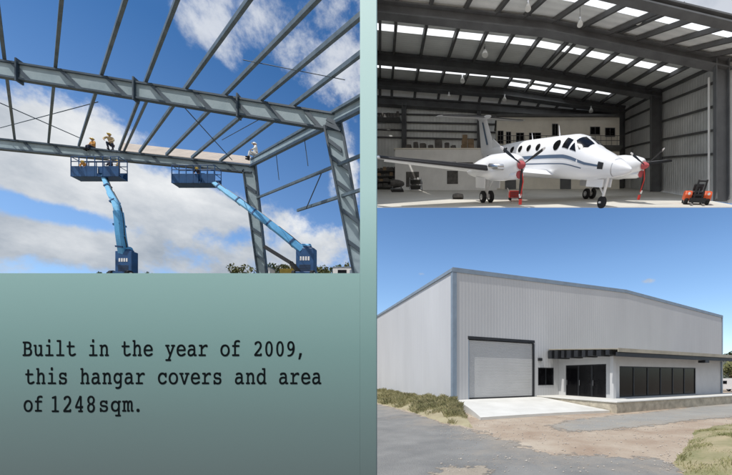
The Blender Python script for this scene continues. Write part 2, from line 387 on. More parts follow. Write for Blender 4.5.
# building frame of reference
B0 = Vector((-1.14, 22.5, 0)); ANG = R(29.5)
ex = Vector((math.cos(ANG), math.sin(ANG), 0)); ey = Vector((-math.sin(ANG), math.cos(ANG), 0))
def L2W(x, y, z=0): return B0 + ex * x + ey * y + Vector((0, 0, z))
def front(px, py, y=0.0):                                # pixel -> (x, z) on the plane local y
    u = (px - PX) / F; b = B0 + ey * y
    t = (u * b.y - b.x) / (ex.x - u * ex.y); Y = b.y + t * ex.y
    return t, EYE + (PY - py) / F * Y

# bank of soil along the left wall
mb = MB(); nU = 60; nV = 8
low = [Vector((*g(330, 395.5), 0)), Vector((*g(377, 403), 0)), Vector((*g(410, 411.5), 0)), Vector((*g(443, 422.5), 0)), Vector((*g(473, 428), 0))]
top = [L2W(-.02, 26), L2W(-.02, 17), L2W(-.02, 8), L2W(-.02, 0), L2W(-.4, -1.6)]
def pl(P, t):
    t *= len(P) - 1; i = min(int(t), len(P) - 2); return P[i].lerp(P[i + 1], t - i)
BANK = {}
for i in range(nU + 1):
    for j in range(nV + 1):
        a, b = pl(top, i / nU), pl(low, i / nU); s = j / nV
        p = a.lerp(b, s); p.z = ZG - .03 + (.58 - .45 * max(0, i / nU - .75)) * (1 - s) ** .8 + .07 * noise.noise(p * 1.3) * (1 if 0 < j else .3)
        BANK[i, j] = p; mb.v.append(p)
mb.f = [(i * (nV + 1) + j, (i + 1) * (nV + 1) + j, (i + 1) * (nV + 1) + j + 1, i * (nV + 1) + j + 1) for i in range(nU) for j in range(nV)]; mb.mi = [0] * len(mb.f)
structure('bank', mb, M['bank'], smooth=True)
def blades(name, spots, m, h0, h1, w, label, cat):
    mb = MB()
    for p in spots:
        a = random.uniform(0, 6.28); h = random.uniform(h0, h1) * (.55 + 1.1 * max(0, .5 + noise.noise(p * .8))); d = Vector((math.cos(a), math.sin(a), 0)); e = Vector((-d.y, d.x, 0)) * random.uniform(.2, .9) * h
        mb.add([p - d * w, p + d * w, p + e * .4 + Vector((0, 0, h * .7)) + d * w * .6, p + e + Vector((0, 0, h))], [(0, 1, 2), (0, 2, 3)])
    o = mb.build(name, m); tag(o, label, cat, kind='stuff'); return o
spots = []
while len(spots) < 26000:
    i = random.uniform(0, nU); j = random.uniform(0, nV * .98); i0, j0 = min(int(i), nU - 1), min(int(j), nV - 1)
    p = BANK[i0, j0].lerp(BANK[i0 + 1, j0], i - i0).lerp(BANK[i0, j0 + 1].lerp(BANK[i0 + 1, j0 + 1], i - i0), j - j0)
    dn = noise.noise(p * .9) + .35 - .5 * (j / nV) ** 3
    if random.random() < dn + .15: spots.append(p - Vector((0, 0, .03)))
random.shuffle(spots)
blades('dry_weeds', spots[:18500], M['weed'], .06, .30, .010, 'straw coloured dry weeds along the foot of the side wall', 'weeds')
blades('green_weeds', [p for p in spots[18500:]], M['weed2'], .05, .26, .011, 'greener weeds mixed in along the foot of the side wall', 'weeds')

# grassy mound at the right
MND = {}; mb = MB(); nM = 46
mc = [Vector((*g(680, 449), 0)), Vector((*g(692, 432), 0)), Vector((*g(715, 425), 0)), Vector((*g(760, 421), 0)), Vector((*g(820, 424), 0)), Vector((*g(840, 470), 0)), Vector((*g(740, 520), 0)), Vector((*g(690, 490), 0)), Vector((*g(674, 462), 0))]
cen = sum(mc, Vector()) / len(mc); ring = []
for i in range(nM):
    t = i / nM * len(mc); a = mc[int(t)]; b = mc[(int(t) + 1) % len(mc)]; p = a.lerp(b, t - int(t)); nz = noise.noise(p * 1.1) * .35
    ring.append(p + (p - cen).normalized() * nz)
for k in range(9):
    for p in ring:
        q = p.lerp(cen, k / 9); q.z = ZG - .03 + .26 * (1 - (1 - k / 9) ** 2.2) + .05 * noise.noise(q * 1.7) * min(1, k / 2)
        MND[k, ring.index(p)] = q; mb.v.append(q)
mb.v.append(cen + Vector((0, 0, ZG + .26)))
mb.f = [(k * nM + i, k * nM + (i + 1) % nM, (k + 1) * nM + (i + 1) % nM, (k + 1) * nM + i) for k in range(8) for i in range(nM)] + [(8 * nM + i, 8 * nM + (i + 1) % nM, 9 * nM) for i in range(nM)]
mb.mi = [0] * len(mb.f); structure('verge', mb, M['mound'], smooth=True)
spots = []
for _ in range(30000):
    k = random.uniform(.4, 7.9); i = random.randrange(nM); k0 = int(k)
    p = MND[k0, i].lerp(MND[min(k0 + 1, 8), i], k - k0).lerp(MND[k0, (i + 1) % nM].lerp(MND[min(k0 + 1, 8), (i + 1) % nM], k - k0), random.random())
    if noise.noise(p * 1.1) + .25 > random.random() * .8: spots.append(p - Vector((0, 0, .02)))
blades('dry_grass', spots, M['weed2'], .02, .095, .007, 'patchy yellow green turf on the low verge in the lower right corner', 'grass')
# loose stones on the dirt
mb = MB()
for _ in range(4200):
    px = random.uniform(440, 735); py = random.uniform(414, 472); p = G(px, py, ZG)
    r = random.choice([.008, .01, .012, .015, .02, .03]) * random.uniform(.7, 1.3)
    if py > 440 and px < 660 and random.random() < .8: continue
    vs = [Vector((random.uniform(.6, 1.2) * r * a, random.uniform(.6, 1.2) * r * b, random.uniform(.5, .9) * r * c)) + p for a, b, c in ((1, 0, 0), (0, 1, 0), (-1, 0, 0), (0, -1, 0), (0, 0, 1), (0, 0, -1))]
    mb.add(vs, [(0, 1, 4), (1, 2, 4), (2, 3, 4), (3, 0, 4), (1, 0, 5), (2, 1, 5), (3, 2, 5), (0, 3, 5)])
tag(mb.build('gravel', M['gravel']), 'loose pale stones scattered over the dirt', 'gravel', kind='stuff')

# =================================================================== HANGAR BUILDING (lower right)
W, DP, HE, HR = 36.2, 26.0, 8.75, 9.55
bl = thing('hangar_building', B0, 'large pale grey metal clad hangar with low gable roof and roller door', 'hangar', rotz=ANG)
dx0, dzt = front(468.5, 338.5); dx1, _ = front(534, 341); dzt = 3.05 + 1.2
dzt = front(468.5, 336.0)[1]
wx0, wz1 = front(538, 367.5); wx1, wz0 = front(553.5, 385)
# front wall with openings (door, window) as one outline cut in strips
mb = MB(); T = .18
def strip(x0, x1, z0, z1=None):
    def zt(x): return HE + (HR - HE) * (1 - abs(x - W / 2) / (W / 2))
    xs = [x0] + ([W / 2] if x0 < W / 2 < x1 and z1 is None else []) + [x1]
    for a, b in zip(xs, xs[1:]):
        ta, tb = (zt(a), zt(b)) if z1 is None else (z1, z1)
        mb.hexa([(a, 0, z0), (b, 0, z0), (b, T, z0), (a, T, z0)], [(a, 0, ta), (b, 0, tb), (b, T, tb), (a, T, ta)])
strip(0, dx0, ZG); strip(dx0, dx1, dzt); strip(dx1, wx0, ZG); strip(wx0, wx1, ZG, wz0); strip(wx0, wx1, wz1); strip(wx1, W, ZG)
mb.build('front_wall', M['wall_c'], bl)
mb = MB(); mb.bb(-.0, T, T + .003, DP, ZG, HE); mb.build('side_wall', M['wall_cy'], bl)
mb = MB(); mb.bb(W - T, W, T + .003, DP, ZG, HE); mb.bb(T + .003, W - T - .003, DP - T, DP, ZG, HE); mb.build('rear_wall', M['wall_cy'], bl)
mb = MB()
for a, b, za, zb in ((0.02, W / 2, HE + .02, HR + .02), (W / 2, W - .02, HR + .02, HE + .02)):
    mb.hexa([(a, .02, za), (b, .02, zb), (b, DP, zb), (a, DP, za)], [(a, .02, za + .06), (b, .02, zb + .06), (b, DP, zb + .06), (a, DP, za + .06)])
mb.build('roof', M['roof_c'], bl)
mb = MB()                                           # barge capping along the gable, gutter along the side
for a, b, za, zb in ((-.06, W / 2, HE, HR), (W / 2 + .002, W + .06, HR, HE)):
    mb.hexa([(a, -.06, za - .16), (b, -.06, zb - .16), (b, -.004, zb - .16), (a, -.004, za - .16)], [(a, -.06, za + .14), (b, -.06, zb + .14), (b, -.004, zb + .14), (a, -.004, za + .14)])
mb.build('barge_capping', M['trim'], bl)
mb = MB(); mb.bb(-.09, -.004, .0, DP, HE - .12, HE + .1); mb.build('gutter', M['trim'], bl)
mb = MB(); mb.bb(-.05, .26, -.05, -.004, 0.0, HE - .17); mb.bb(-.05, -.004, -.002, .24, 0.0, HE - .13); mb.build('corner_trim', M['trim'], bl)
mb = MB(); mb.bb(W - .14, W + .05, -.05, -.004, ZG, HE - .17); mb.build('corner_trim', M['trim'], bl)
# roller door
mb = MB(); mb.bb(dx0 + .06, dx1 - .06, .10, .14, 0.0, dzt - .25)
rd = mb.build('roller_door', M['roller'], bl)
mb = MB(); mb.bb(dx0 - .05, dx1 + .05, -.03, .17, dzt - .20, dzt); mb.build('door_head', M['dark'], rd)
mb = MB(); mb.bb(dx1 - .10, dx1 + .04, -.02, .15, 0.0, dzt - .263); mb.build('guide_rail', M['dark'], rd)
mb = MB(); mb.bb(dx0 - .01, dx0 + .055, -.006, .15, 0.0, dzt - .263); mb.build('guide_rail', M['trim'], rd)
mb = MB(); mb.bb(dx0 + .06, dx1 - .1, .085, .098, 0.0, .09); mb.build('bottom_seal', M['dark'], rd)
# small window
mb = MB(); fr = .06
mb.bb(wx0, wx1, -.02, .1, wz0, wz0 + fr); mb.bb(wx0, wx1, -.02, .1, wz1 - fr, wz1); mb.bb(wx0, wx0 + fr, -.02, .1, wz0 + fr, wz1 - fr); mb.bb(wx1 - fr, wx1, -.02, .1, wz0 + fr, wz1 - fr); mb.bb((wx0 + wx1) / 2 - .03, (wx0 + wx1) / 2 + .03, -.01, .1, wz0 + fr, wz1 - fr)
wi = mb.build('window', M['dark'], bl)
mb = MB(); mb.bb(wx0 + fr, (wx0 + wx1) / 2 - .03, .04, .05, wz0 + fr, wz1 - fr); mb.bb((wx0 + wx1) / 2 + .03, wx1 - fr, .04, .05, wz0 + fr, wz1 - fr); mb.build('pane', M['glass'], wi)
# office block under the canopy
bx0, bx1, by, bh = 9.6, 24.6, -5.1, 3.0
lx0, lz1 = front(619.5, 366.4, by); lx1, lz0 = front(695.7, 397, by); lz1 = front(619.5, 366.0, by)[1]; lz0 = .12
mb = MB(); t = .2
mb.bb(bx0, lx0, by, by + t, -.05, bh); mb.bb(lx1, bx1, by, by + t, -.05, bh); mb.bb(lx0, lx1, by, by + t, -.05, lz0); mb.bb(lx0, lx1, by, by + t, lz1, bh)
gy0, gy1, gz = -4.55, -.75, 2.45                       # glazed doors in the left side of the block
mb.bb(bx0, bx0 + t, by + t + .002, gy0, -.05, bh); mb.bb(bx0, bx0 + t, gy1, -.004, -.05, bh); mb.bb(bx0, bx0 + t, gy0, gy1, gz, bh)
mb.bb(bx1 - t, bx1, by + t + .002, -.004, -.05, bh)
ob = mb.build('office_wall', M['render'], bl)
mb = MB(); n = 6; fr = .045
mb.bb(lx0, lx1, by + .03, by + .12, lz0, lz0 + .07); mb.bb(lx0, lx1, by + .03, by + .12, lz1 - .07, lz1)
for i in range(n + 1):
    x = lx0 + (lx1 - lx0) * i / n; mb.bb(max(lx0, x - fr), min(lx1, x + fr), by + .03, by + .12, lz0 + .07, lz1 - .07)
lw = mb.build('long_window', M['dark'], bl)
mb = MB()
for i in range(n):
    a = lx0 + (lx1 - lx0) * i / n + fr + .002; b = lx0 + (lx1 - lx0) * (i + 1) / n - fr - .002; mb.bb(a, b, by + .07, by + .08, lz0 + .07, lz1 - .07)
mb.build('pane', M['glass'], lw)
for i in range(3):
    a = gy0 + (gy1 - gy0) * i / 3; b = gy0 + (gy1 - gy0) * (i + 1) / 3 - .01
    mb = MB(); f2 = .07
    mb.bb(bx0 + .04, bx0 + .12, a, a + f2, .0, gz); mb.bb(bx0 + .04, bx0 + .12, b - f2, b, .0, gz); mb.bb(bx0 + .04, bx0 + .12, a + f2, b - f2, gz - f2, gz); mb.bb(bx0 + .04, bx0 + .12, a + f2, b - f2, 0, .12)
    gd = mb.build('glazed_door', M['dark'], bl)
    mb = MB(); mb.bb(bx0 + .07, bx0 + .08, a + f2, b - f2, .12, gz - f2); mb.build('pane', M['glass'], gd)
    mb = MB(); mb.tube([(bx0 - .02, b - .14, .9), (bx0 - .02, b - .14, 1.3)], .015); mb.build('handle', M['chrome'], gd)
# canopy
cx0, cx1, cy0, cy1 = 8.5, 25.4, -6.3, -.02
mb = MB()
def cz(y): return 3.33 + .36 * (y - cy0) / (cy1 - cy0)
mb.hexa([(cx0, cy0, 3.3), (cx1, cy0, 3.3), (cx1, cy1, cz(cy1)), (cx0, cy1, cz(cy1))], [(cx0, cy0, 3.36), (cx1, cy0, 3.36), (cx1, cy1, cz(cy1) + .06), (cx0, cy1, cz(cy1) + .06)])
mb.bb(cx0 - .03, cx1 + .03, cy0 - .06, cy0 - .004, 3.14, 3.38)
cn = mb.build('canopy', M['fascia'], bl)
mb = MB(); mb.bb(cx0 + .02, cx1, cy0 + .02, cy0 + .16, 2.86, 3.135); mb.bb(cx0 + .5, cx1, by - .16, by - .02, 2.95, 3.2); mb.build('canopy_beam', M['dark'], cn)
for i in range(9):                                   # outrigger joists showing along the left edge
    y = cy0 + .5 + i * .66
    mb = MB(); mb.bb(cx0 - .16, bx0 - .005, y, y + .30 + .06 * (i % 3), 2.98 - .05 * (i % 2), cz(y) - .06); mb.build('joist', M['dark'], cn)
for i in range(12):
    x = bx0 + .6 + i * 1.27
    mb = MB(); mb.bb(x, x + .09, cy0 + .165, by - .165, 3.0, 3.25); mb.build('joist', M['dark'], cn)
mb = MB(); mb.bb(cx0 + 10.5, cx0 + 11.1, cy0 - .03, cy0 + .5, 2.66, 2.855); mb.build('light_fitting', M['dark'], cn)
mb = MB(); mb.bb(bx0 - .35, bx0 - .06, by - .30, by - .02, 0.0, 2.95); mb.build('column', M['render'], bl, bevel=.015)
# porch plinth
px0 = 7.3
mb = MB()
mb.bb(px0, 26.5, -7.1, by - .003, ZG - .05, -.0); mb.bb(px0, bx0 - .003, by, -.004, ZG - .05, -.002)
pn = mb.build('plinth', M['stone'], bl, bevel=.03)
mb = MB(); mb.bb(px0 - .06, 26.56, -7.17, by - .01, .002, .09); mb.bb(px0 - .06, bx0 - .01, by - .01 + .004, -.01, .002, .088); mb.build('coping', M['concrete'], pn, bevel=.02)
# downpipe at the right end of the block
mb = MB(); mb.tube([(bx1 - .4, by - .07, 2.9), (bx1 - .4, by - .07, .1)], .05); mb.build('downpipe', M['trim'], bl)
mb = MB(); mb.box((dx1 + .55, -.08, 2.9), (.35, .14, .22)); mb.build('wall_light', M['dark'], bl)

# apron of concrete in front of the roller door
mb = MB(); nx, ny = 18, 12; V = {}
for i in range(nx + 1):
    for j in range(ny + 1):
        s = i / nx; q = j / ny
        edge = -5.75 - .95 * s + .25 * math.sin(s * 3)
        x = (-.0 - 1.35 * q ** 1.4) * (1 - s) + (px0 - .08) * s; y = -.03 + edge * q
        V[i, j] = len(mb.v); mb.v.append(L2W(x, y, .0 - .47 * max(0, (q - .12) / .88)))
for i in range(nx):
    for j in range(ny): mb.f.append((V[i, j], V[i + 1, j], V[i + 1, j + 1], V[i, j + 1])); mb.mi.append(0)
top_v = list(mb.v)
rim = [V[i, ny] for i in range(nx + 1)]; rim = [V[0, j] for j in range(ny)] + rim + [V[nx, j] for j in range(ny - 1, -1, -1)]
low_i = []
for i in rim: low_i.append(len(mb.v)); mb.v.append(Vector((mb.v[i].x, mb.v[i].y, ZG - .1)))
for a in range(len(rim) - 1): mb.f.append((rim[a], rim[a + 1], low_i[a + 1], low_i[a])); mb.mi.append(0)
structure('concrete_apron', mb, M['concrete'])

# far hills, tree and parked van at the right edge
mb = MB(); nh = 90
for i in range(nh + 1):
    x = 60 + i * 12; h = 26 + 9 * noise.noise(Vector((i * .12, 3, 0))) + 3 * noise.noise(Vector((i * .5, 8, 0)))
    for k in range(7):
        s = k / 6; mb.v.append(Vector((x + 20 * noise.noise(Vector((i * .3, k, 1))), 320 + 160 * s, ZG - 1 + h * 1.15 * math.sin(min(1, s * 1.1) * math.pi / 2))))
mb.f = [(i * 7 + k, (i + 1) * 7 + k, (i + 1) * 7 + k + 1, i * 7 + k + 1) for i in range(nh) for k in range(6)]; mb.mi = [0] * len(mb.f)
structure('hills', mb, M['hill'], smooth=True)

def tree(name, base, h, rad, label, m, n=900, group=None, trunk=.35, leaf=.16, seed=0):
    rnd = random.Random(seed); t = thing(name, base, label, 'tree' if name == 'tree' else 'bush', group)
    mb = MB(); th = h * trunk; tr = h * .03
    mb.tube([(0, 0, -.3), (.03 * h, 0, th * .6), (0.01 * h, .02 * h, th * 1.3), (0, 0, h * .8)], [tr * 1.3, tr, tr * .75, tr * .2], 8)
    clumps = []
    for k in range(11):
        a = rnd.uniform(0, 6.28); rr = rad * rnd.uniform(.25, .85); c = Vector((math.cos(a) * rr, math.sin(a) * rr, rnd.uniform(th * .95, h * .88))); clumps.append((c, rad * rnd.uniform(.28, .5)))
        mb.tube([(0, 0, th * rnd.uniform(.7, 1.2)), c * .6 + Vector((0, 0, th * .35)), c], [tr * .5, tr * .3, tr * .1], 5)
    mb.build('trunk', M['bark'], t)
    mb = MB()
    for _ in range(n):
        c, r = rnd.choice(clumps); d = Vector((rnd.gauss(0, 1), rnd.gauss(0, 1), rnd.gauss(0, .8))).normalized() * r * rnd.uniform(.5, 1.1) ** .5
        p = c + d; s = leaf * rnd.uniform(.6, 1.4); a = Vector((rnd.gauss(0, 1), rnd.gauss(0, 1), rnd.gauss(0, 1))).normalized(); b = a.orthogonal().normalized()
        mb.add([p - a * s, p + b * s * .5, p + a * s, p - b * s * .5], [(0, 1, 2, 3)])
    mb.build('crown', m, t)
    return t
vx, vy = U(731, 0, 48)[:2]
tree('tree', (U(731, 0, 60).x, 60, ZG), 5.2, 2.3, 'olive leaved tree behind the hangar at the right edge', M['leaf2'], 2200, leaf=.2, seed=3)
tree('tree', (U(736, 0, 75).x, 75, ZG), 8, 3.2, 'dark green tree farther back behind the white van', M['leaf'], 2200, leaf=.3, seed=5)
vn = thing('parked_van', (vx + .4, vy, ZG), 'white van parked past the right end of the hangar', 'van', rotz=R(100))
def side(y): return [(x, y, z) for x, z in ((-2.4, .35), (2.3, .35), (2.42, .8), (1.75, 1.05), (1.15, 1.85), (-2.3, 1.95), (-2.45, 1.2))]
mb = MB(); mb.loft([side(-.92), [(x, -1.0, z) if z < 1.3 else (x, -.9, z) for x, _, z in side(0)], [(x, 1.0, z) if z < 1.3 else (x, .9, z) for x, _, z in side(0)], side(.92)]); mb.build('body', M['white'], vn, bevel=.05)
for y in (-1.005, 1.005):
    s = .05 if y > 0 else -.05
    mb = MB(); mb.poly([(1.45, y - s, 1.1), (1.05, y - 2 * s, 1.7), (.2, y - 2 * s, 1.72), (.2, y - s, 1.1)]); mb.build('side_window', M['glass'], vn)
    for x in (-1.5, 1.5):
        mb = MB(); mb.lathe((x, y * .82, .33), [(.2, -.12), (.33, -.1), (.33, .1), (.2, .12)], 18, (0, 1, 0)); wh = mb.build('wheel', M['tyre'], vn)
        mb = MB(); mb.lathe((x, y * .82, .33), [(.19, -.125), (.19, .125)], 14, (0, 1, 0)); mb.build('rim', M['chrome'], wh)
mb = MB(); mb.poly([(-2.44, -.75, 1.25), (-2.44, .75, 1.25), (-2.36, .7, 1.8), (-2.36, -.7, 1.8)]); mb.build('rear_window', M['glass'], vn)
mb = MB(); mb.poly([(1.78, -.75, 1.1), (1.78, .75, 1.1), (1.22, .7, 1.78), (1.22, -.7, 1.78)]); mb.build('windscreen', M['glass'], vn)
mb = MB(); mb.bb(-2.52, -2.40, -.9, .9, .36, .58); mb.build('bumper', M['dark'], vn)
for y in (-.85, .85):
    mb = MB(); mb.bb(-2.47, -2.42, y - .07, y + .07, .75, 1.15); mb.build('tail_light', M['red'], vn)

# =================================================================== STEEL FRAME UNDER ERECTION (upper left)
D1, D2 = 54.0, 80.0
def hz(Y): return EYE + (PY - 280.0) / F * Y           # the slope the frame stands on, rising away
# embankment
mb = MB(); xs = [i / 30 for i in range(31)]; ys = [47.5, 49, 51, 54, 58, 63, 70, 80, 92, 105, 125, 150]
for j, Y in enumerate(ys):
    xl, xr = (-150 - PX) / F * Y, (364.5 - PX) / F * Y
    for i, s in enumerate(xs):
        x = xl + (xr - xl) * s; f = (0, .5, .9, 1)[j] if j < 4 else 1
        z = ZG - .3 + (hz(Y) - ZG) * f + .35 * noise.noise(Vector((x * .2, Y * .2, 0))) * f
        if i == 30: z = ZG - .3
        mb.v.append(Vector((x + (0.6 if i == 30 else 0), Y, z)))
n = len(xs); mb.f = [(j * n + i, j * n + i + 1, (j + 1) * n + i + 1, (j + 1) * n + i) for j in range(len(ys) - 1) for i in range(n - 1)]; mb.mi = [0] * len(mb.f)
structure('embankment', mb, M['emb'], smooth=True)

sf = thing('steel_frame', (U(262, 280, D2).x, D2, hz(D2)), 'grey steel portal frame of a hangar being erected under blue sky', 'steel frame')
def onl(P, Q, px):                                    # y on the pixel line P-Q
    return P[1] + (Q[1] - P[1]) * (px - P[0]) / (Q[0] - P[0])
nt0, nt1 = (-70, 49.5), (340, 115.5)                  # near rafter top / bottom
nb0, nb1 = (-70, 67), (326, 130)
def NT(px, Y=D1): return U(px, onl((0, 60.4), (324, 112), px), Y)
def NBt(px, Y=D1): return U(px, onl((0, 77.4), (324, 129.6), px), Y)
def FT(px, Y=D2): return U(px, onl((0, 138.8), (243, 164.7), px), Y)
def FBt(px, Y=D2): return U(px, onl((0, 149.8), (243, 172.8), px), Y)
def rafter(T_, B_, x0, x1, fw, tf, tw, shadow_straps):
    a = (T_(x0), T_(x1), B_(x0), B_(x1))
    mb = MB(); mb.web(*a, tf, tw); r = mb.build('rafter', M['steel'], sf, world=True)
    mb = MB(); mb.girder(*a, fw, tf, tw); mb.build('flange', M['steel_d'], r, world='sub')
    for (p, q, wd) in shadow_straps:  # dark diagonal bars standing in for purlin shadows across the web
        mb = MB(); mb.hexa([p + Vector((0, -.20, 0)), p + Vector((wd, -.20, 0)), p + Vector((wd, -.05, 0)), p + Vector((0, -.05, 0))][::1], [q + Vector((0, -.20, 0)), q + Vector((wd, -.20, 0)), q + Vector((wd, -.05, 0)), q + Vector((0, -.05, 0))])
        mb.build('shadow_strap', M['steel_d'], r, world='sub')
    return r
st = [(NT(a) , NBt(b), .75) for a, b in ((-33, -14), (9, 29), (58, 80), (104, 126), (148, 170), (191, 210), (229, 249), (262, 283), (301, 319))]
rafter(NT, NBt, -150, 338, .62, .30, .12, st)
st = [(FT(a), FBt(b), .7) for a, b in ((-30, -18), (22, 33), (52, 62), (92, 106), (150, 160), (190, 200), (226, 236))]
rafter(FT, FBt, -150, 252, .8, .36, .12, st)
for px in (19.5, 136, 239):                           # splice plates with cleats
    mb = MB(); a, b = NT(px - .2), NBt(px - .2); mb.hexa([a + Vector((-.12, -.5, .5)), a + Vector((.12, -.5, .5)), a + Vector((.12, .5, .5)), a + Vector((-.12, .5, .5))], [b + Vector((-.12, -.5, -.4)), b + Vector((.12, -.5, -.4)), b + Vector((.12, .5, -.4)), b + Vector((-.12, .5, -.4))])
    mb.build('splice_plate', M['steel_d'], sf, world=True)
# columns: leaning tapered box-like I sections
def column(Y, lt, rt, lb, rb, shadow_straps):
    a = (U(*lt, Y), U(*lb, Y), U(*rt, Y), U(*rb, Y))
    mb = MB(); mb.web(*a, .25, .14); c = mb.build('column', M['steel'], sf, world=True)
    mb = MB(); mb.girder(*a, .8, .3, .1); mb.build('flange', M['steel_d'], c, world='sub')
    for (p, q, h) in shadow_straps:  # dark bars modelled in place of the shadows crossing the column
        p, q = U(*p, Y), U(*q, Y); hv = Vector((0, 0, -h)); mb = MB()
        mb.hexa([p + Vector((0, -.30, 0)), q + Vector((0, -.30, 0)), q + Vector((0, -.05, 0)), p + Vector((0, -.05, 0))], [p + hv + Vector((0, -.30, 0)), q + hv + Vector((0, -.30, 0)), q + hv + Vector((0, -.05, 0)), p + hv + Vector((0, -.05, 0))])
        mb.build('shadow_strap', M['steel_d'], c, world='sub')
    mb = MB(); b = (U(*lb, Y) + U(*rb, Y)) / 2; mb.box(b + Vector((0, 0, .1)), (abs(rb[0] - lb[0]) / F * Y * 1.3, 1.8, .3)); mb.build('base_plate', M['steel_d'], c, world='sub')
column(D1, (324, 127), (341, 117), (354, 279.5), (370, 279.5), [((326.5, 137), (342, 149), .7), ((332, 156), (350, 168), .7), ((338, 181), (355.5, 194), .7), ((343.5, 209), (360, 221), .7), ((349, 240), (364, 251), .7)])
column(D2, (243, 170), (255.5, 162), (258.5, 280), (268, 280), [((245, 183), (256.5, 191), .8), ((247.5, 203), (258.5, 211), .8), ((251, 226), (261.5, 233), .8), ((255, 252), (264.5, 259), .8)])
mb = MB()
for (a, b) in (((326, 124), (341, 130)), ((327, 119), (340, 126))): mb.beam(U(*a, D1 - .4), U(*b, D1 - .4), .25, .6)
mb.build('haunch_plate', M['steel_d'], sf, world=True)
# purlins: pass over both rafters and run on towards the camera
PUR = [((4.4, 60.5), (14.7, 141)), ((55.4, 69), (48.5, 144)), ((101.6, 76.5), (79, 147)), ((146, 83), (119.5, 151.5)), ((186, 90), (140, 153.5)), ((225.7, 96), (167, 156)), ((261, 102), (192.6, 159)), ((294, 107), (221, 162))]
def runon(a, b, over):                               # 3-D line through a (near) and b (far), continued past the near end until outside the opening
    A, Bq = U(*a, D1), U(*b, D2); d = A - Bq; s = 0
    while s < .85:
        s += .02; p = A + d * s; px = PX + F * p.x / p.y; py = PY - F * (p.z - EYE) / p.y
        if py < -12 or px > 366: break
    return A + d * s, Bq - d * over
for a, b in PUR:
    p, q = runon((a[0], a[1] - 2.5), (b[0], b[1] - 2), .02)
    mb = MB(); mb.channel(p, q, .36, .62, .08); mb.build('purlin', M['steel_m'], sf, world=True)
p, q = runon((149.5, 83), (124, 151), .02)
mb = MB(); mb.channel(U(150, 94, D1 + 1), q, .28, .46, .07); mb.build('purlin', M['steel_m'], sf, world=True)
# eave beam: near haunch to far corner and on towards the camera
for k, (da, db) in enumerate((((333, 113), (252, 159.5)), ((335, 123), (250, 166.5)))):
    p, q = runon(da, db, .01)
    mb = MB(); mb.beam(p, q, (.62, .5)[k], (.42, .5)[k]); mb.build('eave_beam', M['steel_d'] if k else M['steel_m'], sf, world=True)
mb = MB(); p, q = runon((334, 118), (251, 163), .01); mb.beam(p, q, .12, 1.1); mb.build('eave_beam', M['steel'], sf, world=True)
# side girts
for a, b in (((338, 165), (257, 198)),): 
    p, q = runon(a, b, .0); mb = MB(); mb.channel(p, q, .28, .45, .07); mb.build('girt', M['steel_m'], sf, world=True)
p, q = runon((342, 196), (262, 222), 0); mb = MB(); mb.channel(p, (U(342, 196, D1).lerp(U(262, 222, D2), .46)), .28, .45, .07); mb.build('girt', M['steel_m'], sf, world=True)
# bracing rods and sag rods
for a, ya, b, yb, r in (((322, 172), 58, (306, 209), 62, .09), ((276, 152), 72, (279, 180), 72, .07), ((304.6, 140), 62, (308, 166), 62, .07), ((0, 103), 66, (82, 139), 78, .09), ((98, 102), 62, (0, 128), 79, .07), ((183, 106), 58, (232, 160), 79, .09), ((262, 118), 57, (222, 140), 72, .06), ((243, 60), 46, (345, 80), 46, .05)):
    mb = MB(); mb.tube([U(*a, ya), U(*b, yb)], r, 6); mb.build('brace_rod', M['steel_d'], sf, world=True)
# first roof sheets laid behind the far rafter
def RS(px, dy, Y): p = FT(px, Y); return p + Vector((0, 0, dy / F * Y))
mb = MB(); mb.hexa([RS(119, .6, D2 + .8), RS(251, 1.2, D2 + .8), RS(251, 8.3, D2 + 7), RS(121, 8.5, D2 + 7)], [p + Vector((0, 0, .15)) for p in (RS(119, .6, D2 + .8), RS(251, 1.2, D2 + .8), RS(251, 8.3, D2 + 7), RS(121, 8.5, D2 + 7))])
mb.build('roof_sheet', M['deck'], sf, world=True)

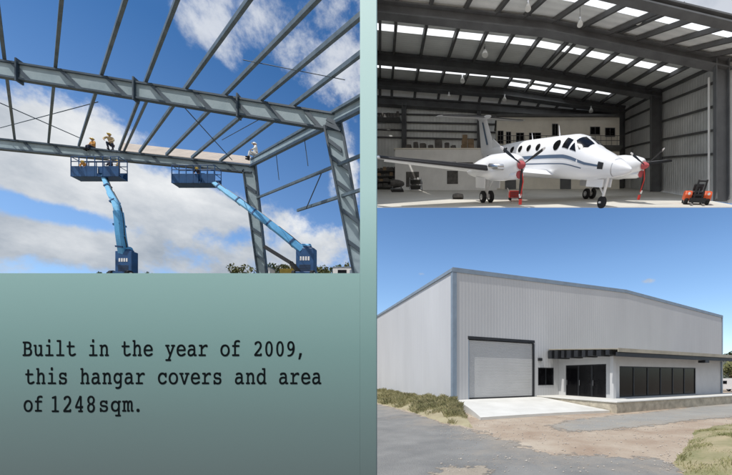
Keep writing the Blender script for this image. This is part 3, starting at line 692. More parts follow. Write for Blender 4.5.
# ------------------------------------------------------------------ people
def skin(name, verts, edges, radii, m, parent, root=0, sub=2):
    me = bpy.data.meshes.new(name); me.from_pydata(verts, edges, []); me.materials.append(m)
    o = bpy.data.objects.new(name, me); COL.objects.link(o); o.parent = parent
    md = o.modifiers.new('skin', 'SKIN'); md.use_smooth_shade = True
    for i, r in enumerate(radii):
        sv = me.skin_vertices[0].data[i]; sv.radius = (r, r) if not isinstance(r, tuple) else r
        sv.use_root = (i == root)
    ss = o.modifiers.new('sub', 'SUBSURF'); ss.levels = sub; ss.render_levels = sub
    return o
POSES = {
 'stand': dict(hip=(0, 0, .95), chest=(0, -.03, 1.38), neck=(0, -.04, 1.50), head=(0, -.05, 1.64), kn=((-.12, -.04, .5), (.12, -.02, .5)), ft=((-.13, .02, .07), (.13, .02, .07)), el=((-.30, -.10, 1.14), (.30, -.08, 1.14)), ha=((-.26, -.33, 1.08), (.26, -.32, 1.10))),
 'crouch': dict(hip=(0, .12, .52), chest=(0, -.16, .92), neck=(0, -.22, 1.03), head=(0, -.28, 1.15), kn=((-.16, -.30, .52), (.16, -.26, .50)), ft=((-.14, -.04, .07), (.14, .0, .07)), el=((-.34, -.34, .72), (.32, -.36, .70)), ha=((-.20, -.56, .50), (.16, -.58, .46))),
 'sit': dict(hip=(0, .05, .10), chest=(0, .0, .54), neck=(0, -.02, .66), head=(0, -.04, .80), kn=((-.13, -.38, .08), (.13, -.38, .10)), ft=((-.13, -.42, -.36), (.13, -.44, -.34)), el=((-.32, -.05, .36), (.32, -.06, .36)), ha=((-.24, -.30, .16), (.24, -.30, .18))),
 'bend': dict(hip=(0, .06, .92), chest=(0, -.26, 1.20), neck=(0, -.36, 1.26), head=(0, -.46, 1.32), kn=((-.13, -.02, .48), (.13, .0, .48)), ft=((-.14, .06, .07), (.14, .06, .07)), el=((-.30, -.36, .94), (.30, -.38, .94)), ha=((-.18, -.56, .76), (.18, -.58, .78))),
}
def person(loc, rotz, sc, pose, top, legs, hat, label, group=None):
    P = POSES[pose]; t = thing('person', loc, label, 'person', group, rotz=rotz, scale=sc)
    v = lambda k: Vector(P[k])
    hip, ch, nk, hd = v('hip'), v('chest'), v('neck'), v('head')
    kn = [Vector(k) for k in P['kn']]; ft = [Vector(k) for k in P['ft']]; el = [Vector(k) for k in P['el']]; ha = [Vector(k) for k in P['ha']]
    up = (ch - hip).normalized(); sh = [ch + Vector((s * .19, 0, .02)) + up * .05 for s in (-1, 1)]; hp = [hip + Vector((s * .10, 0, -.02)) for s in (-1, 1)]
    mid = hip.lerp(ch, .5)
    vs = [hip, mid, ch, nk, hd, hd + (hd - nk).normalized() * .09]; rs = [.14, .13, .15, .06, .10, .075]; es = [(0, 1), (1, 2), (2, 3), (3, 4), (4, 5)]
    for s in (0, 1):
        b = len(vs); vs += [sh[s], el[s], el[s].lerp(ha[s], .82)]; rs += [.062, .045, .033]; es += [(2, b), (b, b + 1), (b + 1, b + 2)]
        d = (ha[s] - el[s]).normalized(); pl_ = len(vs); vs.append(ha[s]); rs.append((.042, .022)); es.append((b + 2, pl_))
        sd = d.cross(Vector((0, 0, 1)));  sd = sd.normalized() if sd.length > .1 else Vector((1, 0, 0)); nr = sd.cross(d)
        for i, (o, ln) in enumerate(((-.032, .062), (-.011, .075), (.011, .078), (.032, .066))):      # four unequal, slightly curled fingers
            f0 = len(vs); base = ha[s] + d * .045 + sd * o
            vs += [base, base + d * ln * .55 - nr * .006, base + d * ln - nr * .022]; rs += [.010, .009, .007]; es += [(pl_, f0), (f0, f0 + 1), (f0 + 1, f0 + 2)]
        f0 = len(vs); k = -1 if s else 1; base = ha[s] + sd * k * .035 - d * .01
        vs += [base, base + sd * k * .03 + d * .035 - nr * .01]; rs += [.011, .009]; es += [(pl_, f0), (f0, f0 + 1)]
        b = len(vs); toe = ft[s] + Vector((0, -.16, -.035)); vs += [hp[s], kn[s], ft[s], toe]; rs += [.085, .058, .042, .035]; es += [(0, b), (b, b + 1), (b + 1, b + 2), (b + 2, b + 3)]
    body = skin('body', vs, es, rs, M['skin'], t)
    # clothing as its own skins, a little larger than the body
    vs = [hip + up * .02, mid, ch, ch.lerp(nk, .55)]; rs = [.165, .16, .175, .10]; es = [(0, 1), (1, 2), (2, 3)]
    for s in (0, 1): b = len(vs); vs += [sh[s], el[s], el[s].lerp(ha[s], .72)]; rs += [.085, .066, .052]; es += [(2, b), (b, b + 1), (b + 1, b + 2)]
    skin('jacket', vs, es, rs, top, t)
    vs = [hip + up * .06, hip]; rs = [.155, .16]; es = [(0, 1)]
    for s in (0, 1): b = len(vs); vs += [hp[s], kn[s], kn[s].lerp(ft[s], .9)]; rs += [.105, .078, .065]; es += [(1, b), (b, b + 1), (b + 1, b + 2)]
    skin('trousers', vs, es, rs, legs, t)
    for s in (0, 1):
        mb = MB(); f = ft[s]; mb.loft([[f + Vector((x, y, z)) for x, y, z in ((-.055, a, -.07), (.055, a, -.07), (.05, a, h), (-.05, a, h))] for a, h in ((.08, .05), (-.04, .05), (-.13, -.01), (-.20, -.03))]); mb.build('boot', M['tyre'], t, smooth=True)
    face = Vector((0, -1, 0)); c = hd + Vector((0, 0, .03))
    mb = MB(); mb.lathe(c, [(.155, .0), (.15, .035), (.128, .08), (.085, .115), (.02, .13)], 14, (hd - nk).normalized()); mb.loft([[c + Vector((x, y, -.0 + z)) for x, y in ((-.11, -.10), (.11, -.10), (.09, -.20), (-.09, -.20))] for z in (0, .02)])
    mb.build('helmet', hat, t, smooth=True)
    mb = MB()
    for sx in (-.04, .04): mb.box(hd + Vector((sx, -.098, .0)), (.028, .012, .014))
    mb.build('eyes', M['dark'], t)
    mb = MB(); mb.lathe(hd + Vector((0, -.09, -.01)), [(.022, -.03), (.016, .0), (.004, .02)], 8, (0, -.4, .9)); mb.box(hd + Vector((0, -.094, -.052)), (.05, .012, .010)); 
    for sx in (-1, 1): mb.box(hd + Vector((sx * .105, .0, -.01)), (.02, .04, .06))
    mb.build('face_features', M['skin'], t)
    return t
SCP = 2.75
person(FT(113.5, D2) + Vector((-.6, 0, .12)), R(25), SCP, 'crouch', M['khaki'], M['navycloth'], M['helmet_y'], 'person in khaki jacket crouching on top of the far rafter')
person(FT(90.5, D2) + Vector((0, .5, .25)), R(-10), SCP * .95, 'sit', M['orange'], M['navycloth'], M['helmet_y'], 'person in orange top sitting low behind the far rafter')
person(FT(256.5, D2) + Vector((.3, -.9, 1.9)), R(-50), SCP * 1.15, 'sit', M['whitecloth'], M['whitecloth'], M['helmet_w'], 'person in white overalls sitting at the eave corner above the far column')

# ------------------------------------------------------------------ boom lifts
def boom_lift(label, Yb, bx, cab, bpath, slung, basket, men, plate):
    base = U(bx, 280, Yb); base.z = hz(Yb)
    t = thing('boom_lift', base, label, 'boom lift', 'boom lifts raising workers to the frame')
    def o(px, py, Y): return U(px, py, Y)
    (x0, y0, x1, y1) = cab; w_ = (x1 - x0) / F * Yb; h_ = (y1 - y0) / F * Yb
    mb = MB(); c = U((x0 + x1) / 2, (y0 + y1) / 2, Yb); mb.box(c, (w_, 1.5, h_)); mb.box(c + Vector((0, 0, h_ / 2 + .25)), (w_ * .62, 1.2, .5)); ca = mb.build('turret', M['navy'], t, world=True, bevel=.12)
    mb = MB()
    for i in range(4): mb.box(c + Vector((w_ * (-.22 + .145 * i), -.77, h_ * .12)), (w_ * .09, .04, h_ * .14))
    for i in range(4): mb.box(c + Vector((w_ * (-.22 + .145 * i), -.795, h_ * .12)), (w_ * .035, .02, h_ * .07))
    mb.build('nameplate', M['white'], ca, world='sub')
    mb = MB()
    for i in range(5): mb.box(c + Vector((0, -.775, -h_ * (.12 + .055 * i))), (w_ * .62, .03, h_ * .022))
    mb.build('vent', M['dark'], ca, world='sub')
    mb = MB(); mb.box(c + Vector((0, -.03, -h_ * .46)), (w_ * 1.06, 1.62, h_ * .10)); mb.build('skirt', M['dark'], ca, world='sub', bevel=.04)
    mb = MB(); mb.lathe(c + Vector((0, 0, h_ * .5 + .55)), [(.2, -.95), (.55, -.9), (.55, .9), (.2, .95)], 16, (1, 0, 0)); mb.build('boom_pivot', M['blue'], ca, world='sub')
    mb = MB(); ch = Vector((c.x, Yb, hz(Yb))); mb.box(ch + Vector((0, 0, 1.05)), (w_ * 1.0, 3.2, .7)); mb.build('chassis', M['navy'], t, world=True, bevel=.08)
    for sx in (-1, 1):
        for sy in (-1, 1):
            mb = MB(); cc = ch + Vector((sx * w_ * .5, sy * 1.2, .85)); mb.lathe(cc, [(.5, -.35), (.85, -.3), (.85, .3), (.5, .35)], 18, (1, 0, 0)); wh = mb.build('wheel', M['tyre'], t, world=True)
            mb = MB(); mb.lathe(cc, [(.45, -.37), (.45, .37)], 14, (1, 0, 0)); mb.build('rim', M['white'], wh, world='sub')
    pts = [U(*p) for p in bpath]; ws = (1.9, 1.55, 1.25, 1.0, .9)
    def smooth_path(P, n=6):
        out = []
        for i in range(len(P) - 1):
            p0, p1, p2, p3 = P[max(i - 1, 0)], P[i], P[i + 1], P[min(i + 2, len(P) - 1)]
            for k in range(n):
                u = k / n; out.append(.5 * ((2 * p1) + (p2 - p0) * u + (2 * p0 - 5 * p1 + 4 * p2 - p3) * u * u + (3 * p1 - p0 - 3 * p2 + p3) * u ** 3))
        return out + [P[-1]]
    sp = smooth_path(pts); ns = len(sp)
    def boxsec(seg, w0, w1):
        secs = []
        for i, p in enumerate(seg):
            d = (seg[min(i + 1, len(seg) - 1)] - seg[max(i - 1, 0)]).normalized(); sx = d.cross(Vector((0, -1, .2))).normalized(); u = sx.cross(d).normalized(); q = (w0 + (w1 - w0) * i / (len(seg) - 1)) / 2; c_ = q * .3
            secs.append([p + sx * a_ + u * b_ for a_, b_ in ((-q, -q + c_), (-q + c_, -q), (q - c_, -q), (q, -q + c_), (q, q - c_), (q - c_, q), (-q + c_, q), (-q, q - c_))])
        mb = MB(); mb.loft(secs); return mb
    for a_, b_, w0, w1, mm in ((0, int(ns * .48), 1.55, 1.4, M['blue']), (int(ns * .44), int(ns * .78), 1.18, 1.08, M['blue_l']), (int(ns * .74), ns, .9, .82, M['blue_l'])):
        boxsec(sp[a_:b_], w0, w1).build('boom', mm, t, world=True)
    for i, (a, b) in enumerate(zip(pts, pts[1:])):
        wq = (1.5, 1.35, 1.15, .9)[min(i, 3)]; bo = [c_ for c_ in t.children if c_.name.startswith('boom')][min(i, 2)]
        d = (b - a); k = max(1, int(d.length / 4.0))
        for j in range(k):
            mb = MB(); p = a + d * (j + .35) / k; q = p + d.normalized() * .35; mb.beam(p, q, wq * 1.06, wq * 1.22, up=(0, -1, .2))
            mb.build('hose_clamp', M['navy'], bo, world='sub')
        mb = MB(); s = d.cross(Vector((0, -1, .3))).normalized() * wq * .56; mb.tube([a + s, a.lerp(b, .5) + s * 1.15, b + s], .10, 6); mb.build('hose', M['dark'], bo, world='sub')
    (a0, c0, a1, c1, Y) = basket; l, r_ = U(a0, c1, Y), U(a1, c1, Y); top = U(a0, c0, Y).z; dep = 1.9
    mb = MB(); mb.bb(l.x, r_.x, Y - dep / 2, Y + dep / 2, l.z, l.z + .18)
    tb = (top - l.z) * .52
    gap = (l.x + (r_.x - l.x) * slung[0], l.x + (r_.x - l.x) * slung[1])
    for a, b in ((l.x, gap[0]), (gap[1], r_.x)):
        mb.bb(a, b, Y - dep / 2 - .05, Y - dep / 2 + .05, l.z, l.z + tb)
    mb.bb(l.x, r_.x, Y + dep / 2 - .05, Y + dep / 2 + .05, l.z, l.z + tb * .8)
    bk = mb.build('basket', M['navy'], t, world=True)
    mb = MB()
    for y in (Y - dep / 2, Y + dep / 2):
        for z in (top, (top + l.z + tb) / 2): mb.tube([(l.x, y, z), (r_.x, y, z)], .09, 6)
        for i in range(7): x = l.x + (r_.x - l.x) * i / 6; mb.tube([(x, y, l.z), (x, y, top)], .09, 6)
    for x in (l.x, r_.x): mb.tube([(x, Y - dep / 2, top), (x, Y + dep / 2, top)], .09, 6); mb.tube([(x, Y - dep / 2, l.z + tb), (x, Y + dep / 2, l.z + tb)], .07, 6)
    mb.build('guard_rail', M['navy'], bk, world='sub')
    mb = MB(); mx_ = (l.x + r_.x) / 2; mb.box((gap[0] * .5 + gap[1] * .5, Y - .3, l.z + 1.6), (1.6, .9, 1.5)); mb.build('control_box', M['navy'], bk, world='sub', bevel=.06)
    for (px, dy, rz, pose, top_, hat, lab) in men:
        p = U(px, 0, Y); person(Vector((p.x, Y + dy - .3, l.z + .5)), rz, SCP * .74, pose, top_, M['navycloth'], hat, lab)
    return t
boom_lift('blue boom lift with its long basket under the left part of the rafter', 74, 127, (118.5, 252, 135, 276), [(124, 254, 74), (121, 236, 73), (117.5, 208, 73), (110.5, 193, 74), (103.5, 176, 75.5)], (.55, .68), (76, 159.5, 123, 179, 75.5),
          [(86.5, .2, R(20), 'bend', M['orange'], M['helmet_y'], 'person in orange jacket bending at the left end of the left basket'), (111.5, .1, R(0), 'stand', M['navycloth'], M['helmet_w'], 'person in dark jacket standing in the left basket just right of the boom head'), (118.3, .3, R(-30), 'stand', M['khaki'], M['helmet_y'], 'person in khaki jacket at the right end of the left basket')], True)
boom_lift('blue boom lift reaching up and left from beside the far column', 73, 306, (297.5, 249, 315.5, 277), [(303, 251, 73), (276, 229, 72.5), (247, 207, 73), (226, 192, 74), (208.5, 179, 75.5)], (.62, .7), (175.5, 168, 218, 185.5, 75.5),
          [(199, .3, R(15), 'bend', M['navycloth'], M['helmet_y'], 'person in dark clothes bending over in the right basket')], True)
mb = MB(); mb.beam(U(265, 247, 72), U(291, 263, 72), .8, .8); mb.beam(U(291, 263, 72), U(299, 272, 72.5), .9, .9)
bpy.data.objects['boom_lift.001']
mb.build('lift_ram', M['dark'], bpy.data.objects['boom_lift.001'], world=True)

# bushes and site things on the crest behind
rn = random.Random(4)
lab = ['low olive bush on the crest left of the far column', 'dark green bush on the crest just right of the far column', 'thin olive bush on the crest left of the second lift turret', 'round dark bush on the crest behind the second lift turret', 'olive bush on the crest right of the second lift turret', 'dark bush on the crest behind the near column', 'olive bush on the crest at the right end by the sign post']
for i, px in enumerate((243, 272, 287, 306, 322, 342, 357)):
    Y = 100 + rn.uniform(-4, 6); tree('bush', (U(px, 0, Y).x, Y, hz(Y) - .3), 4.4 + rn.uniform(-.5, .7), 3.3, lab[i], M['leaf2'] if i % 2 == 0 else M['leaf'], 700, trunk=.2, leaf=.38, seed=20 + i)
for i, px in enumerate((102, 149)):
    Y = 110; tree('bush', (U(px, 0, Y).x, Y, hz(Y) - .3), 3.1, 1.6, ('small dark bush on the crest left of the first lift turret', 'small dark bush on the crest right of the first lift turret')[i], M['leaf'], 300, trunk=.2, leaf=.3, seed=40 + i)
# yellow excavator
Y = 92; e0 = U(293, 0, Y); e0.z = hz(Y)
ev = thing('excavator', e0, 'yellow excavator on the crest between the two frame columns', 'excavator')
mb = MB()
for s in (-1, 1): mb.bb(-2.6, 2.6, s * 1.4 - .45, s * 1.4 + .45, 0, 1.1)
mb.build('track', M['dark'], ev, bevel=.3)
mb = MB(); mb.bb(-2.9, 1.7, -1.5, 1.5, 1.2, 2.7); mb.build('body', M['yellow'], ev, bevel=.15)
mb = MB(); mb.bb(.1, 1.7, -1.4, -.1, 2.72, 4.0); cb = mb.build('cab', M['yellow'], ev, bevel=.1)
mb = MB(); mb.bb(.3, 1.5, -1.43, -1.40, 2.9, 3.8); mb.build('pane', M['glass'], cb)
mb = MB(); mb.beam((1.5, .5, 2.3), (4.2, .5, 4.2), .5, .7); mb.build('boom', M['yellow'], ev)
mb = MB(); mb.beam((4.2, .5, 4.2), (6.0, .5, 1.6), .4, .5); mb.build('arm', M['yellow'], ev)
mb = MB(); mb.loft([[(6.0 + x, y, 1.5 + z) for x, z in ((0, .2), (.5, -.2), (.2, -1), (-.6, -1.1), (-.5, -.2))] for y in (-.1, 1.1)]); mb.build('bucket', M['dark'], ev)
# white site cabins and a van
for px, wd, l_ in ((266, 3.4, 'white site cabin on the crest beside the far column foot'), (347, 6.5, 'long white site cabin on the crest behind the near column')):
    Y = 88; p = U(px, 0, Y); p.z = hz(Y); c = thing('site_cabin', p, l_, 'cabin', 'white site cabins on the crest')
    mb = MB(); mb.bb(-wd / 2, wd / 2, -1.2, 1.2, .2, 2.9); mb.build('body', M['white'], c, bevel=.05)
    mb = MB(); mb.bb(-wd / 2 - .1, wd / 2 + .1, -1.3, 1.3, 2.91, 3.1); mb.build('roof', M['trim'], c)
    mb = MB(); mb.bb(-wd * .3, wd * .05, -1.24, -1.21, 1.4, 2.3); mb.build('window', M['glass'], c)
    mb = MB(); mb.bb(wd * .18, wd * .38, -1.24, -1.21, .3, 2.3); mb.build('door', M['trim'], c)
    mb = MB()
    for x in (-wd * .4, wd * .4): mb.bb(x - .2, x + .2, -1.0, 1.0, -.3, .2)
    mb.build('skid', M['dark'], c)

# =================================================================== HANGAR INTERIOR (upper right)
VP = (380.0, 177.0)
KB = 3.636                                            # this hangar is built larger and farther away, on a floor that rises away from the viewer
TH = R(31.6)
def fl(Y): return U(0, 207.0, 55).z + math.tan(TH) * (Y - 55)      # floor height
it = thing('hangar_interior', (20, 80, fl(80)), 'open fronted steel hangar seen from inside with skylights in its roof', 'hangar')
XR = [367, 372, 380, 397, 430, 464, 495, 523, 552, 580, 607, 634, 660, 685, 708, 728]     # purlin positions on the main rafter
RAT = [1.3, 1.0, .81, .72, .69]; YD = [57.5, 66.0, 94.0, 111.0, 113.8]
LINES = [((300, -75), (560, -22), (860, 50)), ((330, -2.6), (545, 21), (735, 62.5)), ((330, 49), (528, 67.5), (660, 91.5)), ((330, 76.5), (500, 89.5), (625, 107.5)), ((330, 94), (480, 104), (622, 115))]
def roofp(k, j, dy=0.0):
    x = VP[0] + (XR[j] - VP[0]) * RAT[k]; a, b, c = LINES[k]
    y = onl(a, b, x) if x < b[0] else onl(b, c, x)
    return U(x, y + dy, YD[k])
NJ = len(XR)
mb = MB()
for k in range(5):
    for j in range(NJ): mb.v.append(roofp(k, j) + Vector((0, 0, .5)))
SKY = {(0, j) for j in range(10, 16)} | {(1, j) for j in range(0, 16)} | {(2, j) for j in range(0, 16)}
def bl4(a, b, c, d, s, t): return a.lerp(b, s).lerp(c.lerp(d, s), t)      # s across (j), t from rafter k to k+1
SKF = {0: (.08, .48), 1: (.37, .50), 2: (.42, .56)}
mb = MB(); ms = []
lift = Vector((0, 0, .55))
for k in range(4):
    for j in range(NJ - 1):
        q = [roofp(k, j) + lift, roofp(k, j + 1) + lift, roofp(k + 1, j) + lift, roofp(k + 1, j + 1) + lift]
        def pq(s0, s1, t0, t1): return [bl4(*q, s0, t0), bl4(*q, s1, t0), bl4(*q, s1, t1), bl4(*q, s0, t1)]
        ok = k in SKF and ((k == 0) or (k == 1 and j <= 13) or (k == 2 and j <= 12))
        if not ok: mb.poly(pq(0, 1, 0, 1)); continue
        t0, t1 = SKF[k]
        if k == 2 and j > 8: t0, t1 = .46, .58
        s0, s1 = .07, .93
        mb.poly(pq(0, 1, 0, t0)); mb.poly(pq(0, 1, t1, 1)); mb.poly(pq(0, s0, t0, t1)); mb.poly(pq(s1, 1, t0, t1)); ms.append(pq(s0, s1, t0, t1))
        if k == 2 and j in (8, 9, 10):                # a second, shorter row
            mb.f.pop(-3); mb.mi.pop(); vv = pq(0, 1, t1, 1)
            mb.poly(pq(0, 1, t1, .68)); mb.poly(pq(0, 1, .84, 1)); mb.poly(pq(0, s0, .68, .84)); mb.poly(pq(s1, 1, .68, .84)); ms.append(pq(s0, s1, .68, .84))
rf = mb.build('roof', M['roof_b'], it, world=True)
for q in ms:
    mb = MB(); mb.poly(q); mb.build('skylight', M['skylight'], rf, world='sub')
# rafters
DPX = [(8, 8, 8), (13.5, 13, 10), (9.5, 9.5, 7.5), (7, 7, 6), (8, 8, 7)]
for k in range(5):
    a, b, c = LINES[k]; da, db, dc = DPX[k]; Y = YD[k]; e = .55 if k < 4 else .3
    a = (368, onl(a, b, 368))
    A, Bq, C = U(*a, Y), U(*b, Y), U(*c, Y); A2, B2, C2 = U(a[0], a[1] + da, Y), U(b[0], b[1] + db, Y), U(c[0], c[1] + dc, Y)
    mb = MB()
    for p, q, r_, s_ in ((A, Bq, A2, B2), (Bq, C, B2, C2)):
        mb.web(p, q, r_, s_, .3, .14)
    r0 = mb.build('rafter', M['raft'], it, world=True)
    mb = MB()
    for p, q, r_, s_ in ((A, Bq, A2, B2), (Bq + (C - Bq) * .0005, C, B2 + (C2 - B2) * .0005, C2)): mb.girder(p, q, r_, s_, 1.5, .3, .1)
    mb.build('flange', M['raft'], r0, world='sub')
# purlins
for j in range(1, NJ):
    pts = [roofp(k, j) + Vector((0, 0, .12)) for k in range(5)]
    mb = MB()
    for p, q in zip(pts, pts[1:]): mb.beam(p, q, .55, .7, up=(0, -.5, .9))
    mb.build('purlin', M['purl'], it, world=True)
mb = MB()                                             # doubled purlin in the front bay
mb.beam(roofp(0, 10) + Vector((1.6, 0, .1)), roofp(1, 10) + Vector((1.6, 0, .1)), .5, .7); mb.beam(roofp(1, 9) + Vector((1.9, 0, .1)), roofp(2, 9) + Vector((1.9, 0, .1)), .5, .7)
mb.build('purlin', M['purl'], it, world=True)
# walls
eave = [roofp(k, NJ - 1) for k in range(5)]
mb = MB()
for a, b in zip(eave, eave[1:]):
    mb.add([a + lift, b + lift, Vector((b.x, b.y, fl(b.y) - .5)), Vector((a.x, a.y, fl(a.y) - .5))], [(0, 1, 2, 3)])
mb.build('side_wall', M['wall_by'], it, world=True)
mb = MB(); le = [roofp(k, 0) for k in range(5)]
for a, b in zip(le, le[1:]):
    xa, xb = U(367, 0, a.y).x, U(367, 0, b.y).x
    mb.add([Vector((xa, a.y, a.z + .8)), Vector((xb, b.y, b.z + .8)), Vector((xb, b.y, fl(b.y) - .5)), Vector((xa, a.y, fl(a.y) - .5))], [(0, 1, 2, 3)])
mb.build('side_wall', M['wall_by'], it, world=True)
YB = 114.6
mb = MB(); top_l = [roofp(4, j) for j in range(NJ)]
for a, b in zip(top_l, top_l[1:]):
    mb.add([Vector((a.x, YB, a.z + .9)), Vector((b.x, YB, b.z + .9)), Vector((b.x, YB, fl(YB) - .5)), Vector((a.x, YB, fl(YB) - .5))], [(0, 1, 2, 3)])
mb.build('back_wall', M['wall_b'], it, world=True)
for i, f in enumerate((.12, .30, .48, .66)):          # girts of the side wall
    mb = MB()
    for a, b in zip(eave[1:4], eave[2:5]):
        p = a.lerp(Vector((a.x, a.y, fl(a.y))), f) - Vector((.25, 0, 0)); q = b.lerp(Vector((b.x, b.y, fl(b.y))), f) - Vector((.25, 0, 0)); mb.beam(p, q, .35, .45)
    mb.build('girt', M['purl'], it, world=True)
for px_y in (121.5, 129.5, 137.5, 145):               # girts of the back wall
    mb = MB(); mb.beam(U(368, px_y - 8, YB - .3), U(500, px_y - 5, YB - .3), .3, .4); mb.build('girt', M['purl'], it, world=True)
for px0_, px1_, pyt, Y in ((713.5, 727, 62, 66), (650, 660.5, 93, 94), (617.5, 624, 110, 111), (402, 406.5, 104, 113.6), (477, 481, 106, 113.6)):
    mb = MB(); l = U(px0_, pyt, Y); r_ = U(px1_, pyt, Y); wd = r_.x - l.x; mb.bb(l.x, r_.x, Y - .12, Y + .12, fl(Y), l.z)
    cl = mb.build('column', M['raft'], it, world=True)
    mb = MB()
    for x in (l.x + .1, r_.x - .1): mb.bb(x - .1, x + .1, Y - .8, Y - .122, fl(Y), l.z)
    mb.build('flange', M['raft'], cl, world='sub')
mb = MB(); mb.tube([U(709, 78, 67.5), (U(709, 0, 67.5).x, 67.5, fl(67.5))], .22, 8); mb.build('downpipe', M['whitewall'], it, world=True)
mb = MB(); xa, xb = U(366, 0, 55).x, U(745, 0, 55).x
ya, yb = 55.0, 115.0
mb.hexa([(xa, ya, fl(ya) - .12), (xb, ya, fl(ya) - .12), (58, yb, fl(yb) - .12), (U(366, 0, yb).x, yb, fl(yb) - .12)], [(xa, ya, fl(ya)), (xb, ya, fl(ya)), (58, yb, fl(yb)), (U(366, 0, yb).x, yb, fl(yb))])
mb.build('floor_slab', M['floor_b'], it, world=True)
# two storey office at the back
Yo = 106.0
of = thing('indoor_office', (U(560, 0, Yo).x, Yo, fl(Yo)), 'beige two storey office built inside the hangar behind the aircraft', 'office')
ol, orr = U(497, 0, Yo).x, U(619.5, 0, Yo).x; ot = U(0, 117.5, Yo).z; omid = U(0, 150, Yo).z
def zz(py): return U(0, py, Yo).z
def xx(px): return U(px, 0, Yo).x
mb = MB(); mb.bb(ol, orr, Yo, Yo + 6, fl(Yo) - .2, ot); mb.build('wall', M['beige'], of, world=True)
mb = MB(); mb.bb(ol - .4, orr, Yo - .5, Yo + 6, ot + .01, ot + .7); mb.build('roof', M['purl'], of, world=True)
mb = MB(); mb.bb(ol, orr, Yo - 2.2, Yo - .01, omid - .5, omid); mb.build('balcony', M['raft'], of, world=True)
mb = MB()
for x in range(24): q = ol + (orr - ol) * x / 23; mb.tube([(q, Yo - 2.1, omid), (q, Yo - 2.1, omid + 3.0)], .06, 5)
for h in (1.5, 3.0): mb.tube([(ol, Yo - 2.1, omid + h), (orr, Yo - 2.1, omid + h)], .08, 5)
mb.build('guard_rail', M['purl'], of, world=True)
for a, b, c, d in ((491.5 + 6, 497.5 + 6, 131, 144), (506, 511, 132, 144), (516, 524, 133, 144), (529, 541, 133, 144), (552, 558, 124, 136), (590, 600, 127, 135), (605, 615, 128, 137)):
    mb = MB(); mb.bb(xx(a), xx(b), Yo - .12, Yo - .01, zz(d), zz(c)); wi = mb.build('window', M['raft'], of, world=True)
    mb = MB(); m_ = (xx(a) + xx(b)) / 2; mb.bb(xx(a) + .2, m_ - .1, Yo - .15, Yo - .125, zz(d) + .2, zz(c) - .2); mb.bb(m_ + .1, xx(b) - .2, Yo - .15, Yo - .125, zz(d) + .2, zz(c) - .2); mb.build('pane', M['glass'], wi, world='sub')
for a in (505, 560, 592):
    mb = MB(); mb.bb(xx(a), xx(a + 11), Yo - .08, Yo - .01, fl(Yo), zz(164)); mb.build('door', M['raft'], of, world=True)
# white partition, shelves and goods on the left
Yp = 101.0
pw = thing('partition_wall', (U(440, 0, Yp).x, Yp, fl(Yp)), 'low white partition wall left of the aircraft tail', 'partition')
mb = MB(); mb.bb(U(395, 0, Yp).x, U(497, 0, Yp).x, Yp, Yp + 4.5, fl(Yp) - .2, U(0, 149.5, Yp).z); mb.build('panel', M['whitewall'], pw, world=True)
mb = MB(); mb.bb(U(394, 0, Yp).x, U(497.4, 0, Yp).x, Yp - .15, Yp + 4.6, U(0, 149.4, Yp).z, U(0, 148.4, Yp).z); mb.build('capping', M['beige'], pw, world=True)
for a, b, c, d in ((448, 456, 162, 166.5), (458, 473, 162.5, 166.5), (406, 419, 172, 187), (447, 458, 171, 184)):
    mb = MB(); mb.bb(U(a, 0, Yp).x, U(b, 0, Yp).x, Yp - .08, Yp - .005, U(0, d, Yp).z, U(0, c, Yp).z); mb.build('notice' if d < 170 else 'opening', M['clutter'], pw, world=True)
rn = random.Random(11)
for i, (px, w_) in enumerate(((409, 1.7), (416, 1.4), (423, 2.0), (431, 1.6), (438.5, 2.2), (447, 1.5), (453.5, 1.6))):
    Y = 103.0; z0 = U(0, 148.3, Yp).z; h = (1.8, 2.6, 2.2, 1.7, 3.4, 2.4, 1.6)[i]
    lb = ['dark box at the left end of the partition top', 'taller dark box second along the partition top', 'wide dark box third along the partition top', 'low dark box in the middle of the partition top', 'tallest dark box on the partition top', 'dark box next to the tallest one on the partition top', 'small dark box at the right of the row on the partition top'][i]
    mb = MB(); x = U(px, 0, Y).x; mb.box((x, Y, z0 + h / 2 + .02), (w_, 1.8, h), Matrix.Rotation(rn.uniform(-.2, .2), 3, 'Z')); mb.box((x + .1, Y - .05, z0 + h + .16), (w_ * .7, 1.3, .26))
    tag(mb.build('storage_box', M['clutter'], bevel=.08), lb, 'box', 'goods stored on the partition')
for i, (px, wd, lb) in enumerate(((467.5, 13, 'brown carton stack standing on the partition left of the fin'),)):
    Y = 103.0; z0 = U(0, 148.3, Yp).z; c = thing('carton_stack', (U(px, 0, Y).x, Y, z0), lb, 'cartons')
    for k, (ox, oz, ww, hh) in enumerate(((-1, 0, 1.9, 1.7), (1.1, 0, 1.8, 2.0), (-.9, 1.75, 1.7, 1.7), (1.0, 2.05, 1.9, 1.5), (-.8, 3.5, 1.5, 1.4))):
        mb = MB(); mb.box((ox, 0, oz + hh / 2), (ww, 1.8, hh)); mb.box((ox, 0, oz + hh + .02), (.25, 1.82, .04)); mb.build('carton', M['brown'], c, bevel=.04)
